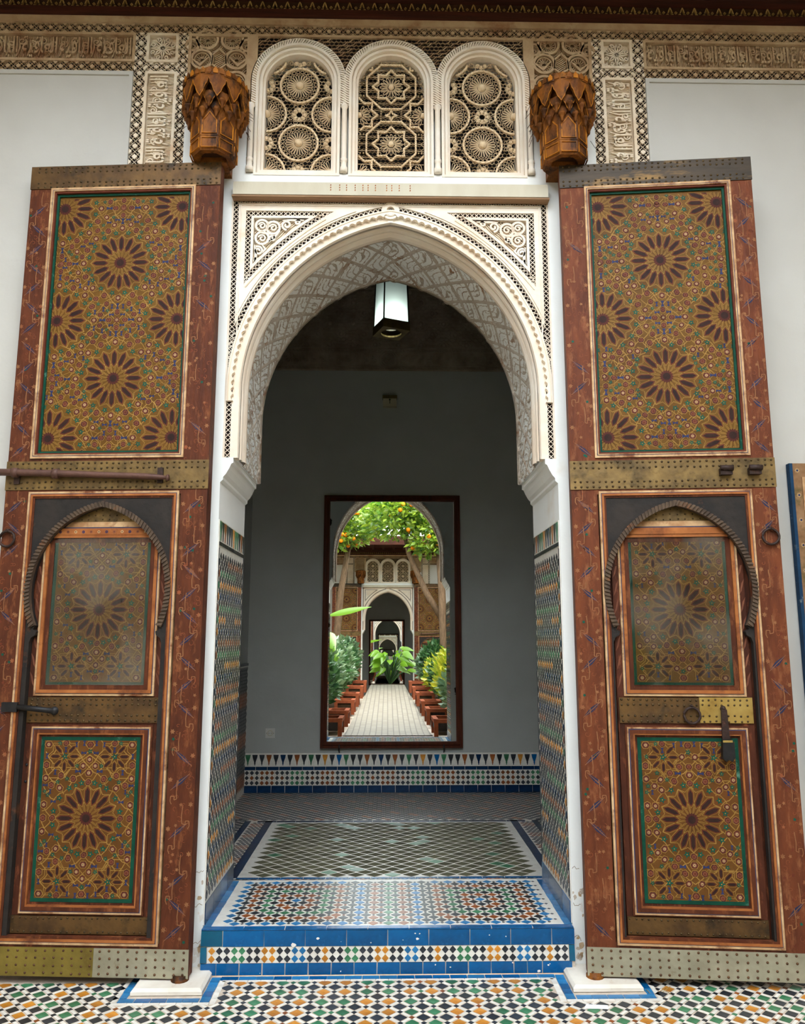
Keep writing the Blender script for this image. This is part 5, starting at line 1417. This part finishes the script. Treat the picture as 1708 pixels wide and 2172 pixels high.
for s, w in ((-1, 'left'), (1, 'right')):  # unseen eaves, added to cut the sky light coming from the sides
    m = MB(); m.box(*sorted((s * 2.2, s * 3.7)), OY + 1.3, -1.3, 4.44, 4.52, 'eave_wood'); m.box(*sorted((s * 2.14, s * 2.2)), OY + 1.3, -1.3, 4.36, 4.62, 'eave_wood')
    tag(m.build('trim_added_eave_' + w), 'added unseen eave, holding back side sky light, along the %s side of the garden court' % w, 'eave', kind='structure')
# the opposite front: the same doorway again, turned about
def opposite(o, skip=()):
    c = copy_tree(o); c.location = (-o.location.x, OY - o.location.y, o.location.z + OZ); c.rotation_euler = (o.rotation_euler.x, o.rotation_euler.y, o.rotation_euler.z + pi)
    for ch in list(c.children):
        if ch.name.split('.')[0] in skip:
            for g in list(ch.children): bpy.data.objects.remove(g)
            bpy.data.objects.remove(ch)
    for k in ('group',):
        if k in c: del c[k]
    return c
for o, lb in ((wall, 'carved doorway front across the garden, reflected in the mirror'), (lt, 'stone lintel of the doorway across the garden, in the mirror'), (ev, 'dark eave over the doorway across the garden, in the mirror'),
              (bpy.data.objects['window_1'], 'pierced window with rosettes across the garden, reflected at the mirror\'s right'), (bpy.data.objects['window_2'], 'middle pierced window across the garden, reflected in the mirror'), (bpy.data.objects['window_3'], 'pierced window with rosettes across the garden, reflected at the mirror\'s left'),
              (dl, 'brown painted door leaf across the garden behind two tree trunks, in the mirror'), (dr, 'brown painted door leaf across the garden behind the broad-leaved plant, in the mirror'),
              (wb, 'back wall of the room across the garden, in the mirror'), (wl, 'side wall of the room across the garden, right in the mirror'), (wr, 'side wall of the room across the garden, left in the mirror'), (cl, 'ceiling of the room across the garden')):
    c = opposite(o, ('jamb_tile_panel', 'tile', 'tile_mosaic')); c['label'] = lb
for o, lb in ((b1, 'dark carved bracket across the garden beside the slanting trunk, in the mirror'), (b2, 'dark carved bracket across the garden beside the upright trunk, in the mirror'), (mir, 'framed mirror in the doorway across the garden, seen reflected')):
    c = opposite(o); c['label'] = lb
    if o is mir: c.rotation_euler = (radians(-.2), 0, pi)
o = MB(FLAT).rect(-1.4, 1.4, OY - 3.6, OY + .02, OZ - .1, OZ + .05, 'tile_white').build('floor_opposite_room'); tag(o, 'floor of the room across the garden', 'floor', kind='structure')
# ---- plants
def leaf_cloud(name, mat, parent, n, box, size, rn, up=.3, shape='ball', fold=.25):
    """n separate pointed leaves inside an ellipsoid (cx, cy, cz, rx, ry, rz)"""
    cx, cy, cz, rx, ry, rz = box; V = []; Fc = []
    for _ in range(n):
        while True:
            a, b, c = rn.uniform(-1, 1), rn.uniform(-1, 1), rn.uniform(-1, 1); q = a * a + b * b + c * c
            if q <= 1 and q > (.15 if shape == 'ball' else 0): break
        p = Vector((cx + a * rx, cy + b * ry, cz + c * rz)); d = Vector((a + rn.uniform(-.8, .8), b + rn.uniform(-.8, .8), c * .4 + rn.uniform(-.6, .6) + up)); d.normalize()
        s = d.cross(Vector((rn.uniform(-1, 1), rn.uniform(-1, 1), rn.uniform(-1, 1)))); s.normalize(); nn = d.cross(s)
        L = size * rn.uniform(.7, 1.3); w = L * .26; k = len(V)
        V += [tuple(p), tuple(p + d * L * .45 + s * w + nn * w * fold), tuple(p + d * L), tuple(p + d * L * .45 - s * w + nn * w * fold)]
        Fc += [(k, k + 1, k + 2), (k, k + 2, k + 3)]
    m = MB(); m.add(V, Fc, mat); o = m.build(name, parent); tag(o, kind='stuff'); return o
def tree(x, y, label, trunk, crown, seed):
    rn = random.Random(seed); root = empty('orange_tree', (x, y, 0)); tag(root, label, 'tree', 'orange trees in the garden')
    for P, R in trunk: m = MB(); m.tube(P, R, 'bark', 9); m.build('trunk', root)
    for bx, n in crown: leaf_cloud('foliage', 'leaf_orange_tree', root, n, bx, .15, rn, .0)
    me = MB(); me.grid([[(.052 * sin(t) * cos(2 * pi * k / 9), .052 * sin(t) * sin(2 * pi * k / 9), .052 * cos(t)) for k in range(9)] for t in [pi * q / 6 for q in range(7)]], 'orange_fruit', close_u=True); me = me.mesh('orange')
    for k in range(34):
        bx, _ = rn.choice(crown); a = rn.uniform(0, 2 * pi); c = rn.uniform(-.95, .3); q = sqrt(1 - c * c); obj('orange', me, root, (bx[0] + bx[3] * q * cos(a), bx[1] + bx[4] * q * sin(a), bx[2] + bx[5] * c))
    return root
tree(1.34, -8.0, 'orange tree with two upright trunks and fruit, at the right in the mirror',
     [([(.0, 0, .2), (-.06, .0, 1.3), (-.10, .05, 2.7), (-.20, .1, 4.1)], [.11, .095, .085, .06]), ([(.16, .1, .2), (.10, .1, 1.5), (.13, .05, 2.8), (.02, 0, 4.2)], [.10, .09, .08, .06]), ([(.05, -.1, 1.75), (-.45, -.1, 2.6), (-.85, -.15, 3.5), (-.98, -.2, 4.1)], [.08, .07, .055, .04])],
     [((-.55, .0, 4.62, .95, .8, .55), 1900), ((-.42, .2, 3.85, .48, .5, .45), 620), ((-.05, .0, 4.15, .42, .6, .5), 600), ((-1.25, .2, 4.38, .75, .6, .58), 1300)], 31)
tree(-1.30, -9.75, 'orange tree with one leaning trunk and fruit, at the left in the mirror',
     [([(-.05, 0, .2), (.0, .0, 1.4), (.10, .0, 2.7), (.35, .1, 4.2)], [.12, .10, .085, .06])],
     [((.45, .1, 4.72, .95, .8, .50), 1900), ((-.05, .3, 4.15, .50, .6, .42), 700), ((.35, .2, 4.2, .6, .5, .3), 450)], 37)
def shrub(x, y, z, w, h, mat, n, size, label, seed, shape='ball', ox=0.0):
    rn = random.Random(seed); root = empty('shrub', (x, y, z)); tag(root, label, 'shrub', 'shrubs along the garden path')
    m = MB()
    for k in range(5):
        a = rn.uniform(0, 2 * pi); m.tube([(0, 0, 0), (.3 * w * cos(a), .3 * w * sin(a), h * .5), (.55 * w * cos(a), .55 * w * sin(a), h * .85)], [.014, .01, .005], 'bark', 5)
    tag(m.build('stems', root), kind='stuff'); leaf_cloud('foliage', mat, root, n, (ox, 0, h * .62, w, w * 1.25, h * .42), size, rn, .5, shape)
# in the mirror the boxes stand between path and shrubs
LW = ['nearest the mirror foot', 'second from the mirror foot', 'third from the mirror foot', 'fourth from the mirror foot', 'fifth from the mirror foot', 'farthest along the path']
for k in range(6):
    y = -2.35 - k * 1.35; w = .66 - .24 * (k * 1.35 + .5) / 8.6
    shrub(-(w + .80), y - .2, ramp(y) * .6, .42 - .01 * k, 1.25 + .1 * (k % 2), ('leaf_dark', 'leaf_sage')[k % 2], 1000, .12, 'dark leafy shrub left of the reflected path, ' + LW[k], 50 + k, ox=.22)
    shrub(w + .84, y - .45, ramp(y) * .6, .38 - .01 * k, (1.0, 1.25, 1.1)[k % 3], ('leaf_sage', 'leaf_yellow', 'leaf_dark')[(k + (k > 2)) % 3], 900, .14, 'leafy shrub right of the reflected path, ' + LW[k], 70 + k, ox=-.22)
# broad leaves: one plant by the path, one bed closing its far end
def broad_leaf(m, base, tip, w, droop, mat):
    b, t = Vector(base), Vector(tip); d = t - b; s = d.cross(Vector((0, .9, .45))); s.normalize(); rows = []
    for i in range(9):
        u = i / 8; p = b + d * u + Vector((0, 0, -droop * u * u)); q = w * (.75 * sin(pi * min(1, .05 + u * .93)) * (1.25 - .6 * u))
        rows.append([tuple(p - s * q + Vector((0, -q * .25, 0))), tuple(p), tuple(p + s * q + Vector((0, -q * .25, 0)))])
    m.grid(rows, mat)
def broad_plant(x, y, z, leaves, label, mat):
    root = empty('broad_leaved_plant', (x, y, z)); tag(root, label, 'plant')
    m = MB()
    for b, t, w, dr in leaves: m.tube([(0, 0, 0), tuple(Vector(b) * .6 + Vector((0, 0, .06))), b], .014, 'leaf_dark', 5)
    m.build('stalks', root)
    for b, t, w, dr in leaves: m = MB(); broad_leaf(m, b, t, w, dr, mat); m.build('leaf', root)
broad_plant(-1.15, -3.85, 0, [((.10, 0, 1.85), (.86, .1, 2.05), .085, .05), ((0, 0, 1.75), (-.10, .25, 1.95), .20, .10), ((.05, .05, 1.55), (.25, .2, 1.35), .17, .12), ((-.05, 0, 1.6), (-.35, .2, 1.5), .18, .1), ((.08, .0, 1.35), (.32, .1, 1.12), .14, .1)], 'bright broad-leaved plant at the left edge of the mirror', 'leaf_bright')
rn = random.Random(5); lv = []
for k in range(30):
    a = rn.uniform(0, 2 * pi); r = rn.uniform(.1, .5); h = rn.uniform(.35, .95); b = (r * cos(a), r * .5 * sin(a), h); q = rn.uniform(.25, .42); lv.append((b, (b[0] + q * cos(a), b[1] + q * .6 * sin(a) + .1, h + rn.uniform(-.08, .08)), rn.uniform(.07, .12), .14))
broad_plant(.06, -10.5, .42, lv, 'mound of yellow-green broad leaves closing the far end of the reflected path', 'leaf_bright')
# low red planter boxes beside the path, iron rail panels at the near end
pb = {}
def planter(x, y, label, w=.30, d=.50, h=.21, rail=False):
    root = empty('planter_box', (x, y, ramp(y))); tag(root, label, 'planter', 'red planter boxes along the path')
    for sx in (-1, 1):
        for sy in (-1, 1):
            if 'post' not in pb: pb['post'] = MB().box(-.03, .03, -.03, .03, 0, h + .03, 'brick_red').mesh('post')
            obj('post', pb['post'], root, (sx * w / 2, sy * d / 2, 0))
    m = MB()
    for sx in (-1, 1): m.box(sx * w / 2 - .035, sx * w / 2 + .035, -d / 2, d / 2, h - .01, h + .045, 'brick_red')
    for sy in (-1, 1): m.box(-w / 2, w / 2, sy * d / 2 - .025, sy * d / 2 + .025, h - .01, h + .045, 'brick_red')
    m.build('rim', root)
    m = MB()
    for sx in (-1, 1): m.box(sx * w / 2 - .012, sx * w / 2 + .012, -d / 2, d / 2, .10, h, 'rail_dark')
    for sy in (-1, 1): m.box(-w / 2, w / 2, sy * d / 2 - .012, sy * d / 2 + .012, .08, h, 'rail_dark' if rail else 'soil')
    m.build('side_panels', root)
rn = random.Random(8)
for k in range(6):
    y = -2.10 - k * 1.28; w = .64 - .24 * (k * 1.28 + .3) / 8.6
    n = ['nearest', 'second', 'third', 'fourth', 'fifth', 'farthest'][k]; q = rn.uniform(-.12, .12)
    planter(-(w + .22), y + q, 'red planter box left of the reflected path, %s to the mirror foot' % n, d=.62, rail=k == 0); planter(w + .22, y - q, 'red planter box right of the reflected path, %s to the mirror foot' % n, d=.70, rail=k < 2)
